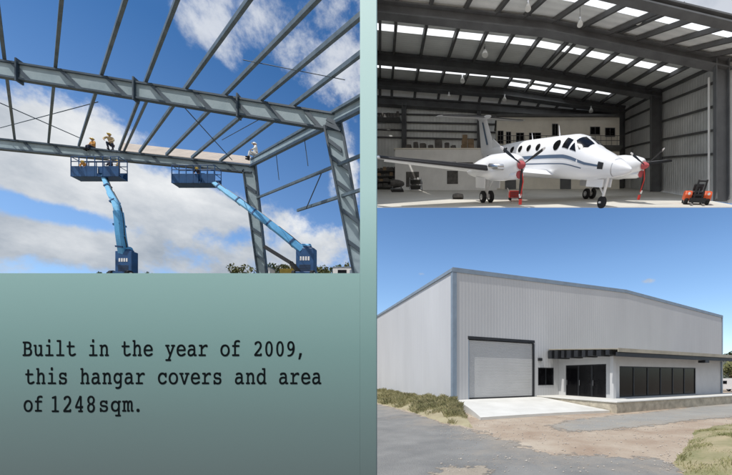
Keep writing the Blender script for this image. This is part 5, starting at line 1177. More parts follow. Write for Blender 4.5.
GLYPHS = {
 ',': ([28,-87,37,-47,47,-3,55,40,61,78,124,78,129,71,118,33,104,-8,87,-49,71,-87], [3,5,4,3,6,5,3,7,6,2,7,3,2,8,7,1,8,2,1,9,8,0,9,1,0,10,9]),
 '.': ([89,-9,74,-7,60,1,51,15,48,36,51,57,60,71,74,79,89,81,106,79,119,71,129,57,132,36,129,15,119,1,106,-7], [7,9,8,6,9,7,6,10,9,5,10,6,5,11,10,5,12,11,4,12,5,3,12,4,3,13,12,2,13,3,2,14,13,1,14,2,1,15,14,0,15,1]),
 '0': ([202,-11,164,-4,131,16,104,48,84,91,72,145,68,207,77,298,104,367,147,410,202,424,241,418,274,398,300,366,320,323,332,269,336,207,327,116,300,47,258,4,202,36,234,46,260,79,276,132,281,207,276,282,260,335,235,367,202,377,170,367,144,335,128,282,122,207,128,132,144,79,170,46], [9,11,10,9,12,11,8,12,9,8,28,12,28,13,12,8,29,28,27,13,28,8,30,29,26,13,27,7,30,8,26,14,13,7,31,30,25,14,26,25,15,14,6,31,7,6,32,31,24,15,25,24,16,15,5,32,6,5,33,32,23,16,24,23,17,16,4,33,5,4,34,33,22,17,23,22,18,17,3,34,4,3,35,34,21,18,22,2,35,3,21,19,18,2,20,35,20,19,21,2,19,20,1,19,2,1,0,19]),
 '1': ([112,0,93,6,86,24,88,36,95,42,109,45,131,46,185,46,185,367,124,352,121,351,119,351,116,351,113,351,96,356,91,371,96,385,112,394,210,420,217,422,224,422,234,417,237,401,237,46,289,46,312,45,325,42,332,36,334,24,328,6,308,0], [19,21,20,18,21,19,17,21,18,17,22,21,17,8,22,8,23,22,16,8,17,15,8,16,14,8,15,14,9,8,7,23,8,13,9,14,13,10,9,13,11,10,13,12,11,5,7,6,5,23,7,5,24,23,5,25,24,4,25,5,4,26,25,3,26,4,3,27,26,2,27,3,2,28,27,1,28,2,1,29,28,0,29,1,0,30,29]),
 '2': ([88,0,62,7,54,29,58,46,71,63,83,75,101,94,126,118,158,148,190,179,216,205,236,227,248,244,263,273,267,300,262,332,247,357,225,373,195,379,172,376,150,368,132,355,120,337,107,322,90,317,80,319,74,325,71,336,71,351,72,363,76,373,84,383,99,395,120,407,144,416,170,422,197,424,231,420,262,408,288,389,308,365,320,335,324,303,322,279,315,256,303,232,285,207,261,180,230,148,129,52,279,52,286,73,304,81,321,74,327,54,327,52,327,48,326,45,326,42,323,21,317,5,304,0], [35,37,36,34,37,35,34,38,37,33,38,34,33,39,38,32,39,33,31,39,32,31,18,39,18,40,39,30,18,31,30,19,18,17,40,18,30,20,19,16,40,17,29,20,30,29,21,20,16,41,40,28,21,29,15,41,16,28,22,21,27,22,28,27,23,22,26,23,27,15,42,41,14,42,15,25,23,26,25,24,23,14,43,42,13,43,14,13,44,43,12,44,13,12,45,44,11,45,12,11,46,45,10,46,11,10,47,46,9,47,10,9,48,47,8,48,9,8,49,48,7,49,8,6,49,7,5,49,6,51,53,52,4,49,5,51,54,53,50,54,51,3,49,4,50,55,54,3,50,49,3,55,50,3,56,55,3,57,56,2,57,3,2,58,57,2,59,58,1,59,2,1,60,59,0,60,1,0,61,60]),
 '4': ([194,0,181,1,173,5,169,12,167,24,173,41,191,46,230,46,230,101,77,101,63,106,59,122,59,144,60,155,63,163,210,411,212,415,215,419,219,422,222,423,225,423,229,423,233,422,236,422,268,417,276,413,278,400,278,151,295,151,301,153,306,157,310,161,315,163,327,158,330,146,330,144,330,141,330,138,329,134,327,125,325,117,323,112,322,107,316,103,306,101,278,101,278,46,289,46,306,45,318,42,324,35,326,24,320,6,300,0,105,151,230,151,230,373], [18,20,19,18,21,20,18,22,21,18,23,22,18,24,23,17,24,18,16,24,17,16,25,24,15,25,16,15,26,25,14,56,15,56,26,15,56,27,26,14,54,56,55,27,56,13,54,14,31,33,32,30,33,31,30,34,33,29,34,30,12,54,13,28,34,29,12,55,54,12,27,55,12,28,27,12,34,28,12,35,34,11,35,12,11,36,35,11,37,36,11,38,37,11,39,38,11,40,39,10,40,11,10,41,40,10,42,41,10,43,42,9,43,10,9,44,43,8,44,9,7,45,8,45,44,8,7,46,45,5,7,6,5,46,7,5,47,46,5,48,47,5,49,48,5,50,49,4,50,5,4,51,50,3,51,4,3,52,51,2,52,3,2,53,52,1,53,2,0,53,1]),
 '8': ([202,-11,164,-7,132,5,105,24,85,49,73,79,69,113,73,144,86,172,107,195,136,212,88,252,73,308,77,340,89,368,109,391,135,409,166,421,202,424,238,421,269,409,295,391,315,368,328,340,332,308,316,252,267,212,297,196,318,173,331,144,336,111,332,77,319,48,298,23,271,5,239,-7,202,234,233,240,258,255,273,279,279,309,274,337,258,360,234,376,202,381,171,376,147,361,131,338,126,308,131,279,147,255,171,240,202,35,235,40,260,56,277,80,282,111,277,143,260,167,234,183,202,188,170,183,144,168,128,143,122,111,128,81,144,57,169,40], [17,19,18,16,19,17,16,20,19,15,20,16,15,21,20,14,44,15,44,21,15,44,22,21,14,45,44,43,22,44,14,46,45,42,22,43,13,46,14,42,23,22,13,47,46,41,23,42,12,47,13,41,24,23,12,48,47,40,24,41,39,24,40,11,48,12,11,49,48,39,25,24,38,25,39,11,50,49,11,51,50,37,25,38,10,51,11,37,26,25,10,36,51,36,26,37,10,26,36,9,26,10,9,27,26,9,60,27,60,28,27,8,60,9,8,61,60,59,28,60,8,62,61,58,28,59,58,29,28,7,62,8,7,63,62,57,29,58,6,63,7,57,30,29,6,64,63,56,30,57,5,64,6,5,65,64,55,30,56,55,31,30,5,66,65,54,31,55,4,66,5,54,32,31,4,67,66,53,32,54,3,67,4,53,33,32,3,52,67,52,33,53,3,33,52,2,33,3,2,34,33,1,34,2,1,35,34,0,35,1]),
 '9': ([121,-11,98,-10,83,-7,75,0,72,11,74,22,82,29,96,32,120,33,178,43,225,75,259,127,277,198,237,164,191,153,157,158,128,171,102,192,83,219,71,252,66,287,71,326,83,360,102,387,128,407,157,420,191,424,231,419,266,401,295,373,316,335,329,289,334,236,327,166,308,106,277,57,234,20,182,-3,196,201,225,207,248,225,265,252,270,286,265,321,249,351,225,371,193,377,165,372,142,354,127,327,122,291,127,254,143,226,167,207], [25,27,26,24,27,25,24,28,27,23,28,24,23,29,28,22,46,23,46,29,23,22,47,46,45,29,46,45,30,29,22,48,47,44,30,45,21,48,22,21,49,48,43,30,44,43,31,30,21,50,49,20,50,21,42,31,43,20,51,50,42,32,31,19,51,20,41,32,42,19,52,51,40,32,41,18,52,19,40,33,32,18,53,52,39,12,40,12,33,40,17,53,18,17,38,53,38,12,39,17,12,38,17,13,12,11,33,12,16,13,17,15,13,16,11,34,33,15,14,13,10,34,11,10,35,34,9,35,10,9,36,35,8,36,9,7,36,8,6,36,7,5,36,6,4,36,5,4,37,36,3,37,4,2,37,3,2,0,37,1,0,2]),
 'B': ([51,0,34,6,28,24,30,36,36,42,48,45,69,46,81,46,81,342,70,342,51,343,39,346,32,353,30,365,36,383,53,389,206,389,268,382,313,361,340,328,349,283,337,238,304,206,357,170,374,112,370,83,359,56,340,33,314,15,276,4,222,0,132,221,201,221,241,225,270,235,287,254,292,281,272,327,214,342,132,342,132,46,205,46,259,50,293,62,311,83,317,113,310,147,290,167,256,177,208,181,132,181], [14,16,15,14,17,16,13,17,14,13,18,17,12,18,13,12,38,18,38,19,18,11,38,12,10,38,11,9,38,10,8,38,9,7,39,8,39,38,8,7,31,39,37,19,38,37,20,19,36,20,37,36,21,20,35,21,36,34,21,35,34,22,21,33,22,34,32,22,33,7,50,31,50,32,31,50,22,32,50,49,22,49,48,22,48,23,22,7,40,50,47,23,48,47,24,23,46,24,47,45,24,46,44,24,45,44,25,24,43,25,44,43,26,25,42,26,43,42,27,26,41,27,42,5,7,6,5,40,7,5,41,40,5,27,41,4,27,5,3,27,4,2,27,3,2,28,27,1,28,2,1,29,28,0,29,1,0,30,29]),
 'a': ([154,-8,109,-1,75,19,52,50,45,90,55,136,85,170,132,192,197,199,235,196,275,189,275,191,256,246,201,265,174,261,143,251,129,245,117,241,108,238,102,237,94,239,87,244,82,252,80,263,89,281,116,297,155,307,202,311,257,304,295,283,318,247,325,195,325,46,342,46,360,45,372,42,379,36,381,24,374,6,355,0,303,0,288,5,280,21,277,42,218,4,162,42,189,45,216,52,239,64,258,78,271,94,275,109,275,145,240,154,206,156,159,152,125,139,104,119,97,93,102,74,115,57,136,46], [26,28,27,25,28,26,25,29,28,24,29,25,24,13,29,13,30,29,23,13,24,23,14,13,12,30,13,22,14,23,22,15,14,21,15,22,21,16,15,12,31,30,11,31,12,21,17,16,20,17,21,20,18,17,19,18,20,7,9,8,7,10,9,11,32,31,6,10,7,10,32,11,6,53,10,53,52,10,52,32,10,5,55,6,55,54,6,54,53,6,5,56,55,51,32,52,5,57,56,4,57,5,4,58,57,50,32,51,49,32,50,4,59,58,3,59,4,48,32,49,3,60,59,47,32,48,3,61,60,46,32,47,2,61,3,46,33,32,46,34,33,2,45,61,46,35,34,45,35,46,2,43,45,43,35,45,43,36,35,2,44,43,42,36,43,42,37,36,42,38,37,41,38,42,1,44,2,41,39,38,40,39,41,1,0,44]),
 'c': ([198,-8,153,-3,113,13,79,38,54,71,38,109,32,151,38,195,54,233,79,266,113,290,153,306,197,311,246,304,301,283,301,285,307,300,326,306,339,303,346,296,349,284,350,265,350,204,344,186,325,180,310,185,299,199,288,217,275,232,261,245,243,253,225,258,204,260,172,256,144,246,121,229,104,207,93,181,89,152,97,106,120,71,156,49,201,41,254,52,304,85,315,92,328,95,338,93,345,88,350,81,351,72,348,59,338,46,323,32,303,19,280,8,254,0,226,-6], [11,13,12,10,13,11,16,18,17,10,14,13,16,19,18,15,19,16,15,20,19,9,14,10,14,20,15,14,21,20,9,21,14,8,33,9,33,32,9,32,21,9,32,31,21,31,30,21,30,22,21,8,34,33,29,22,30,8,35,34,28,22,29,7,35,8,27,22,28,7,36,35,26,22,27,7,37,36,26,23,22,25,23,26,6,37,7,25,24,23,6,38,37,6,39,38,5,39,6,4,39,5,4,40,39,45,47,46,45,48,47,44,48,45,44,49,48,43,49,44,43,50,49,43,51,50,4,41,40,3,41,4,43,52,51,42,52,43,3,42,41,42,53,52,3,53,42,2,53,3,2,54,53,2,55,54,1,55,2,1,56,55,1,57,56,0,57,1]),
 'd': ([175,-8,136,-3,101,12,71,36,49,67,34,105,30,148,35,190,50,228,75,259,107,283,144,299,185,304,246,292,292,257,292,382,275,382,254,383,240,386,232,393,230,406,236,423,256,429,323,429,337,426,342,416,342,46,357,46,379,41,387,24,381,6,363,0,301,0,291,4,288,17,288,44,240,5,189,44,217,48,242,58,263,74,279,96,289,121,293,150,290,179,280,204,265,225,244,241,219,252,189,255,147,248,114,225,93,191,86,147,93,106,115,73,148,52], [21,23,22,21,24,23,21,25,24,20,25,21,20,15,25,15,26,25,19,15,20,18,15,19,17,15,18,16,15,17,14,26,15,11,13,12,10,13,11,10,14,13,9,14,10,8,50,9,50,49,9,49,14,9,49,48,14,48,47,14,47,46,14,46,45,14,45,26,14,8,51,50,7,51,8,7,52,51,44,26,45,7,53,52,6,53,7,43,26,44,42,26,43,5,53,6,5,54,53,41,26,42,5,55,54,4,55,5,40,26,41,39,26,40,4,56,55,3,56,4,38,26,39,3,37,56,37,26,38,37,27,26,37,35,27,35,28,27,3,35,37,3,36,35,34,28,35,34,29,28,2,36,3,34,30,29,33,30,34,1,36,2,33,31,30,1,0,36,32,31,33]),
 'e': ([199,-8,152,-3,112,12,79,36,54,67,39,107,34,152,40,197,56,235,82,267,116,291,158,306,206,311,250,306,288,292,321,269,345,240,361,206,366,167,363,149,354,140,339,137,320,136,91,136,101,94,124,63,158,45,203,38,228,40,252,46,276,55,302,66,325,76,342,79,351,78,358,73,363,66,365,58,361,46,349,34,331,23,309,13,282,4,255,-2,226,-7,93,179,306,179,296,215,274,242,243,260,206,266,166,260,132,243,107,216], [11,13,12,11,14,13,10,14,11,10,15,14,9,15,10,9,50,15,50,49,15,49,16,15,8,51,9,51,50,9,8,52,51,48,16,49,8,53,52,47,16,48,47,17,16,7,53,8,7,45,53,46,17,47,46,18,17,6,45,7,6,46,45,6,18,46,6,19,18,5,23,6,23,19,6,23,20,19,23,21,20,23,22,21,5,24,23,4,24,5,4,25,24,32,34,33,32,35,34,31,35,32,31,36,35,3,25,4,30,36,31,30,37,36,3,26,25,30,38,37,29,38,30,29,39,38,28,39,29,3,27,26,27,39,28,3,39,27,2,39,3,2,40,39,2,41,40,2,42,41,1,42,2,1,43,42,1,44,43,0,44,1]),
 'f': ([90,0,69,6,62,24,69,41,89,47,144,47,144,247,90,247,70,253,63,271,70,289,89,295,142,295,141,300,141,306,140,312,140,318,149,369,175,404,219,423,284,430,338,421,356,396,354,387,348,379,340,374,329,373,316,374,300,377,283,380,262,381,230,377,209,365,197,345,193,314,193,310,193,305,193,300,193,295,308,295,329,289,336,271,329,253,310,247,195,247,195,47,303,47,324,41,330,24,324,6,304,0], [19,21,20,18,21,19,18,22,21,17,22,18,17,30,22,30,23,22,30,24,23,17,31,30,29,24,30,28,24,29,28,25,24,17,32,31,27,25,28,27,26,25,16,32,17,16,33,32,16,34,33,15,34,16,15,35,34,14,35,15,14,36,35,13,36,14,13,37,36,12,37,13,12,38,37,10,12,11,10,38,12,10,39,38,10,40,39,9,40,10,9,41,40,8,41,9,8,42,41,7,42,8,7,43,42,6,43,7,5,44,6,44,43,6,5,45,44,3,5,4,3,45,5,3,46,45,3,47,46,2,47,3,2,48,47,1,48,2,1,49,48,0,49,1,0,50,49]),
 'g': ([185,-131,131,-123,113,-101,116,-91,122,-83,131,-77,142,-75,149,-75,156,-76,163,-77,170,-78,184,-79,197,-80,238,-74,265,-57,281,-27,286,19,286,58,242,25,186,13,147,18,113,32,84,55,62,84,49,120,44,159,49,198,63,233,86,262,115,284,150,299,189,304,237,294,285,266,285,289,290,300,304,303,354,303,374,297,380,280,378,269,371,262,359,258,341,257,335,257,335,10,334,-25,329,-52,321,-73,310,-89,294,-102,274,-113,235,-127,193,64,232,70,263,90,283,121,290,159,283,197,263,228,232,248,193,255,155,248,124,228,102,198,95,159,102,121,123,91,154,71], [30,32,31,35,37,36,35,38,37,34,38,35,29,32,30,34,39,38,29,33,32,33,39,34,28,33,29,33,40,39,33,41,40,28,41,33,27,61,28,61,41,28,61,42,41,61,44,42,44,43,42,61,60,44,60,59,44,59,58,44,58,45,44,27,62,61,27,63,62,26,63,27,26,64,63,25,64,26,25,65,64,57,45,58,24,65,25,24,66,65,56,45,57,24,67,66,55,45,56,23,67,24,23,68,67,54,17,55,17,45,55,22,68,23,22,53,68,53,17,54,22,17,53,22,18,17,16,45,17,21,18,22,20,18,21,20,19,18,15,45,16,15,46,45,15,47,46,14,47,15,14,48,47,13,48,14,13,49,48,12,49,13,5,7,6,5,8,7,5,9,8,5,10,9,4,10,5,4,11,10,4,12,11,4,49,12,3,49,4,3,50,49,2,50,3,1,50,2,1,51,50,1,52,51,0,52,1]),
 'h': ([60,0,40,6,34,24,36,35,43,42,54,45,72,46,79,46,79,382,55,383,42,388,36,395,34,406,40,423,60,429,109,429,124,426,128,416,128,267,176,300,224,311,267,303,302,281,324,244,332,194,332,46,346,46,369,41,377,24,370,6,351,0,263,0,251,1,243,5,238,12,237,24,239,35,244,42,254,45,269,46,282,46,282,182,277,217,264,241,242,256,213,261,191,258,171,251,154,238,140,223,131,204,128,182,128,46,142,46,157,45,166,42,172,35,173,24,172,12,168,5,160,1,147,0], [13,15,14,13,16,15,13,17,16,12,17,13,12,8,17,8,18,17,11,8,12,10,8,11,9,8,10,7,18,8,19,21,20,19,22,21,18,22,19,18,45,22,45,23,22,7,50,18,50,49,18,49,48,18,48,47,18,47,46,18,46,45,18,44,23,45,43,23,44,43,24,23,42,24,43,41,24,42,7,51,50,41,25,24,7,52,51,40,25,41,5,7,6,5,52,7,5,53,52,5,54,53,38,40,39,38,25,40,38,26,25,38,27,26,4,54,5,4,55,54,37,27,38,3,55,4,3,56,55,36,27,37,36,28,27,2,56,3,2,57,56,35,28,36,1,57,2,1,58,57,34,28,35,34,29,28,33,29,34,1,59,58,0,59,1,33,30,29,32,30,33,0,60,59,31,30,32,0,61,60]),
 'i': ([81,0,62,6,55,24,62,41,83,46,183,46,183,257,119,257,98,262,91,280,98,297,118,303,214,303,228,300,232,289,232,46,338,46,356,41,363,24,361,12,357,5,349,1,336,0,206,365,188,367,178,371,173,381,171,398,172,418,174,433,178,442,184,448,193,450,206,451,224,449,233,443,238,429,239,407,238,385,234,373,224,367], [32,34,33,31,34,32,31,35,34,30,35,31,30,36,35,29,36,30,28,36,29,28,37,36,27,37,28,27,38,37,26,38,27,26,39,38,25,39,26,25,40,39,24,40,25,24,23,40,10,12,11,10,13,12,10,14,13,9,14,10,9,6,14,6,15,14,8,6,9,7,6,8,5,15,6,3,5,4,3,15,5,3,16,15,3,17,16,2,17,3,2,18,17,1,18,2,1,19,18,1,20,19,0,20,1,0,21,20,0,22,21]),
 'l': ([88,0,68,6,62,24,69,41,89,46,180,46,180,382,124,382,99,383,85,388,79,395,77,406,83,423,103,429,211,429,225,426,230,416,230,46,332,46,350,41,357,24,355,12,351,5,343,1,330,0], [12,14,13,12,15,14,12,16,15,11,16,12,11,6,16,6,17,16,10,6,11,9,6,10,8,6,9,7,6,8,5,17,6,3,5,4,3,17,5,3,18,17,3,19,18,2,19,3,2,20,19,1,20,2,1,21,20,1,22,21,0,22,1,0,23,22,0,24,23]),
 'm': ([26,0,7,6,1,24,3,35,9,42,21,45,39,46,46,46,46,257,31,257,8,262,1,280,7,297,26,303,77,303,86,302,91,299,94,293,95,283,124,304,158,311,196,301,218,271,250,301,291,311,330,304,355,281,368,245,372,194,372,46,378,46,395,45,405,42,411,35,412,24,406,6,389,0,349,0,329,8,322,33,322,182,320,223,314,246,303,257,286,261,265,256,248,241,237,217,233,182,233,46,239,46,256,45,266,42,271,35,273,24,268,6,251,0,209,0,196,2,190,7,187,18,186,36,186,208,183,230,174,247,160,257,143,261,115,252,95,227,95,46,109,46,124,45,133,42,139,35,140,24,139,12,135,5,127,1,113,0], [19,21,20,23,25,24,18,21,19,23,26,25,12,14,13,12,15,14,12,16,15,18,22,21,22,26,23,12,17,16,11,17,12,11,18,17,11,22,18,22,44,26,44,27,26,10,22,11,10,44,22,9,66,10,66,44,10,9,8,66,8,67,66,65,44,66,65,45,44,43,27,44,64,45,65,42,27,43,7,68,8,68,67,8,64,46,45,63,46,64,41,27,42,41,28,27,63,47,46,62,47,63,7,69,68,40,28,41,62,48,47,61,48,62,40,29,28,61,49,48,39,29,40,5,7,6,5,69,7,5,70,69,5,71,70,61,50,49,61,51,50,39,30,29,39,31,30,5,72,71,61,52,51,39,32,31,4,72,5,4,73,72,61,53,52,39,33,32,3,73,4,60,53,61,3,74,73,60,54,53,39,34,33,2,74,3,38,34,39,1,74,2,1,75,74,60,55,54,38,35,34,59,55,60,1,76,75,37,35,38,58,55,59,0,76,1,58,56,55,37,36,35,0,77,76,57,56,58,0,78,77]),
 'n': ([62,0,42,6,35,24,37,35,44,42,56,45,73,46,80,46,80,257,65,257,42,262,35,280,37,292,44,299,58,302,81,303,111,303,125,300,130,289,130,267,177,300,226,311,268,303,303,281,325,244,332,194,332,46,347,46,370,41,378,24,376,12,369,5,358,1,343,0,271,0,255,1,245,4,240,11,238,24,240,35,245,42,256,45,271,46,281,46,281,182,265,241,214,261,193,258,173,250,155,238,141,222,132,204,129,183,129,46,143,46,158,45,168,42,173,35,175,24,173,10,168,4,157,1,140,0], [20,22,21,20,23,22,14,16,15,14,17,16,13,17,14,19,23,20,13,18,17,12,18,13,11,18,12,11,19,18,19,46,23,46,24,23,10,19,11,10,46,19,9,46,10,9,47,46,45,24,46,9,8,47,8,48,47,7,51,8,51,50,8,50,49,8,49,48,8,45,25,24,44,25,45,7,52,51,44,26,25,7,53,52,43,26,44,5,7,6,5,53,7,5,54,53,5,55,54,41,43,42,41,26,43,41,27,26,41,28,27,4,55,5,4,56,55,40,28,41,3,56,4,3,57,56,39,28,40,39,29,28,2,57,3,2,58,57,38,29,39,1,58,2,1,59,58,37,29,38,37,30,29,37,31,30,36,31,37,1,60,59,0,60,1,36,32,31,35,32,36,0,61,60,35,33,32,34,33,35,0,62,61]),
 'o': ([202,-8,155,-3,113,12,78,36,52,68,36,107,30,151,36,195,52,234,78,266,112,290,154,306,202,311,250,306,291,290,326,266,352,234,368,195,373,151,368,107,352,68,326,36,291,12,250,-3,202,38,234,41,262,52,285,69,303,92,313,120,317,151,313,182,303,210,285,233,262,251,234,262,202,266,171,262,143,251,120,233,102,210,91,182,87,151,91,120,102,93,120,70,143,52,171,41], [11,13,12,10,13,11,10,14,13,9,14,10,9,15,14,8,37,9,37,36,9,36,15,9,36,35,15,35,16,15,8,38,37,34,16,35,8,39,38,33,16,34,7,39,8,33,17,16,7,40,39,32,17,33,7,41,40,31,17,32,6,41,7,31,18,17,6,42,41,30,18,31,5,42,6,5,43,42,29,18,30,29,19,18,5,44,43,28,19,29,28,20,19,4,44,5,4,45,44,27,20,28,4,46,45,26,20,27,3,46,4,26,21,20,3,47,46,25,21,26,3,24,47,24,21,25,3,21,24,3,22,21,2,22,3,1,22,2,1,23,22,1,0,23]),
 'q': ([212,-131,200,-130,191,-126,186,-118,185,-107,191,-90,210,-84,289,-84,289,47,241,11,175,-1,135,4,99,18,69,40,46,70,31,106,26,147,31,190,46,227,70,259,102,283,139,298,181,304,240,292,289,258,289,289,293,300,308,303,357,303,377,297,383,280,381,269,375,262,363,258,345,257,338,257,338,-84,353,-84,376,-90,383,-107,377,-125,357,-131,187,48,216,51,241,61,261,78,277,99,287,123,290,150,287,178,277,203,261,224,241,240,216,250,187,253,158,250,133,240,113,224,97,204,87,179,83,150,90,110,112,77,145,55], [21,23,22,26,28,27,26,29,28,25,29,26,20,23,21,25,30,29,20,24,23,24,30,25,19,24,20,24,31,30,24,32,31,24,33,32,18,55,19,55,54,19,54,24,19,54,33,24,54,35,33,35,34,33,54,53,35,53,52,35,52,51,35,51,50,35,50,49,35,49,36,35,18,56,55,18,57,56,17,57,18,17,58,57,17,59,58,16,59,17,16,60,59,48,36,49,16,61,60,47,36,48,15,61,16,46,36,47,15,62,61,14,62,15,45,8,46,8,36,46,44,8,45,14,63,62,13,63,14,43,8,44,13,42,63,42,8,43,13,8,42,13,9,8,7,36,8,12,9,13,11,9,12,11,10,9,5,7,6,5,36,7,5,37,36,5,38,37,4,38,5,4,39,38,3,39,4,3,40,39,2,40,3,2,41,40,1,41,2,0,41,1]),
 'r': ([62,0,42,6,36,24,42,41,63,46,121,46,121,257,82,257,59,262,51,280,58,297,77,303,152,303,165,300,170,289,170,234,235,292,308,311,335,308,356,299,368,285,373,269,370,257,364,247,354,240,344,238,334,240,319,248,303,255,287,258,232,239,170,182,170,46,279,46,297,41,304,24,302,12,298,5,290,1,277,0], [16,18,17,16,19,18,10,12,11,10,13,12,10,14,13,16,20,19,9,14,10,15,20,16,9,6,14,6,15,14,15,29,20,29,21,20,8,6,9,29,22,21,7,6,8,15,30,29,28,22,29,28,23,22,5,15,6,27,23,28,26,23,27,26,24,23,25,24,26,15,31,30,5,31,15,5,32,31,3,5,4,3,32,5,3,33,32,3,34,33,2,34,3,2,35,34,1,35,2,1,36,35,1,37,36,0,37,1,0,38,37,0,39,38]),
 's': ([83,-8,64,0,58,24,58,82,64,102,82,109,96,104,105,88,118,68,141,51,174,39,212,35,245,39,269,49,284,66,289,86,285,107,271,120,248,127,216,129,197,129,138,135,95,152,69,181,60,220,68,257,92,286,132,305,186,312,223,309,259,300,262,299,264,298,267,298,269,297,273,297,276,299,284,304,290,307,296,309,303,310,320,301,325,277,325,238,320,214,303,206,290,211,275,227,232,259,179,270,150,266,128,256,115,240,110,222,115,204,129,192,140,188,155,185,174,184,196,183,241,180,278,174,307,162,328,144,340,121,344,90,336,51,311,20,270,-1,216,-7,169,-4,116,7,96,-4], [27,29,28,39,41,40,38,41,39,27,30,29,37,41,38,26,30,27,36,41,37,36,42,41,26,31,30,26,32,31,35,42,36,26,33,32,26,34,33,34,42,35,26,42,34,25,49,26,49,42,26,49,48,42,48,43,42,25,50,49,25,51,50,47,43,48,24,51,25,24,52,51,24,53,52,47,44,43,46,44,47,24,54,53,23,54,24,46,45,44,23,55,54,23,56,55,23,57,56,23,58,57,23,59,58,23,60,59,22,60,23,22,61,60,22,62,61,22,63,62,21,63,22,21,64,63,20,19,21,19,64,21,18,64,19,17,64,18,17,65,64,16,65,17,4,6,5,15,65,16,4,7,6,3,7,4,15,66,65,3,8,7,14,66,15,2,8,3,2,9,8,13,66,14,13,67,66,2,10,9,12,67,13,2,11,10,11,67,12,2,67,11,1,71,2,71,67,2,71,68,67,1,72,71,70,68,71,0,72,1,70,69,68]),
 't': ([227,-6,163,6,123,43,114,72,111,119,111,238,56,238,36,244,30,261,32,274,40,281,54,284,75,285,111,285,111,369,117,390,136,397,151,394,158,387,161,372,163,351,163,285,291,285,315,279,322,261,315,244,295,238,162,238,162,129,163,98,168,75,176,59,188,49,204,43,224,42,257,46,294,59,327,72,347,77,355,75,363,70,368,62,369,53,366,42,354,31,337,21,316,12,293,4,269,-1,246,-5], [15,17,16,15,18,17,14,18,15,14,19,18,14,20,19,13,20,14,13,21,20,11,13,12,11,21,13,11,22,21,11,23,22,10,23,11,9,23,10,9,24,23,8,24,9,7,24,8,7,25,24,6,25,7,6,26,25,5,26,6,4,27,5,27,26,5,4,28,27,4,29,28,3,29,4,3,30,29,37,39,38,37,40,39,3,31,30,36,40,37,2,31,3,36,41,40,36,42,41,35,42,36,2,32,31,35,43,42,2,33,32,34,43,35,2,34,33,1,34,2,34,44,43,1,44,34,1,45,44,1,46,45,1,47,46,0,47,1,0,48,47,0,49,48]),
 'u': ([177,-7,96,22,69,109,69,257,54,257,32,262,24,280,31,297,50,303,100,303,110,302,116,299,118,292,119,281,119,121,123,86,137,61,160,47,193,42,215,44,236,52,254,64,268,80,276,99,279,121,279,257,234,257,216,262,210,280,217,297,236,303,306,303,319,301,326,296,328,286,329,271,329,46,344,46,367,41,374,24,368,6,348,0,298,0,284,3,279,13,279,36,254,18,230,4,205,-4], [7,9,8,7,10,9,29,31,30,29,32,31,7,11,10,29,33,32,7,12,11,6,12,7,28,33,29,28,34,33,6,13,12,28,35,34,6,3,13,3,14,13,5,3,6,27,35,28,27,25,35,25,36,35,4,3,5,26,25,27,2,14,3,24,36,25,2,15,14,23,36,24,1,15,2,22,36,23,1,16,15,21,36,22,20,36,21,1,17,16,19,36,20,1,18,17,19,37,36,19,38,37,18,38,19,1,45,18,45,38,18,45,39,38,1,46,45,44,39,45,44,40,39,0,46,1,0,47,46,43,40,44,43,41,40,0,48,47,42,41,43]),
 'v': ([197,-11,183,-10,174,-5,166,4,159,17,52,257,34,258,23,261,16,268,14,280,21,297,40,303,132,303,147,302,156,299,161,292,163,280,161,268,154,261,142,258,125,257,113,257,198,44,293,257,274,257,254,258,240,261,233,268,230,280,232,292,237,299,247,302,261,303,363,303,382,297,389,280,387,268,380,261,368,258,351,257,345,257,237,17,230,3,222,-5,212,-10], [10,12,11,10,13,12,31,33,32,31,34,33,10,14,13,30,34,31,10,15,14,29,34,30,9,15,10,29,35,34,9,16,15,28,35,29,8,16,9,8,17,16,27,35,28,27,36,35,7,17,8,7,18,17,27,37,36,26,37,27,6,18,7,6,19,18,26,38,37,25,38,26,5,19,6,5,20,19,25,39,38,24,39,25,4,21,5,21,20,5,4,22,21,23,39,24,22,40,23,40,39,23,22,41,40,4,41,22,3,41,4,3,42,41,2,42,3,2,43,42,1,43,2,1,44,43,0,44,1]),
 'y': ([55,-131,42,-130,34,-126,29,-118,28,-107,34,-90,52,-84,124,-84,177,21,57,257,39,258,28,262,22,269,19,280,26,297,46,303,137,303,151,302,161,299,166,292,168,280,166,269,159,262,147,258,130,257,118,257,206,76,297,257,284,257,266,258,254,262,247,269,244,280,246,292,252,299,261,302,275,303,357,303,376,297,383,280,381,269,375,262,365,258,350,257,177,-84,191,-84,210,-85,223,-88,230,-95,232,-107,226,-125,206,-131], [14,16,15,14,17,16,35,37,36,35,38,37,14,18,17,34,38,35,14,19,18,33,38,34,13,19,14,33,39,38,13,20,19,32,39,33,12,20,13,12,21,20,31,39,32,31,40,39,31,41,40,11,21,12,11,22,21,30,41,31,30,42,41,10,22,11,10,23,22,29,42,30,29,43,42,9,23,10,9,24,23,28,43,29,8,25,9,25,24,9,8,26,25,27,43,28,26,43,27,26,44,43,8,44,26,7,44,8,5,7,6,5,44,7,5,45,44,5,46,45,5,47,46,5,48,47,4,48,5,4,49,48,3,49,4,3,50,49,2,50,3,2,51,50,1,51,2,0,51,1]),
}

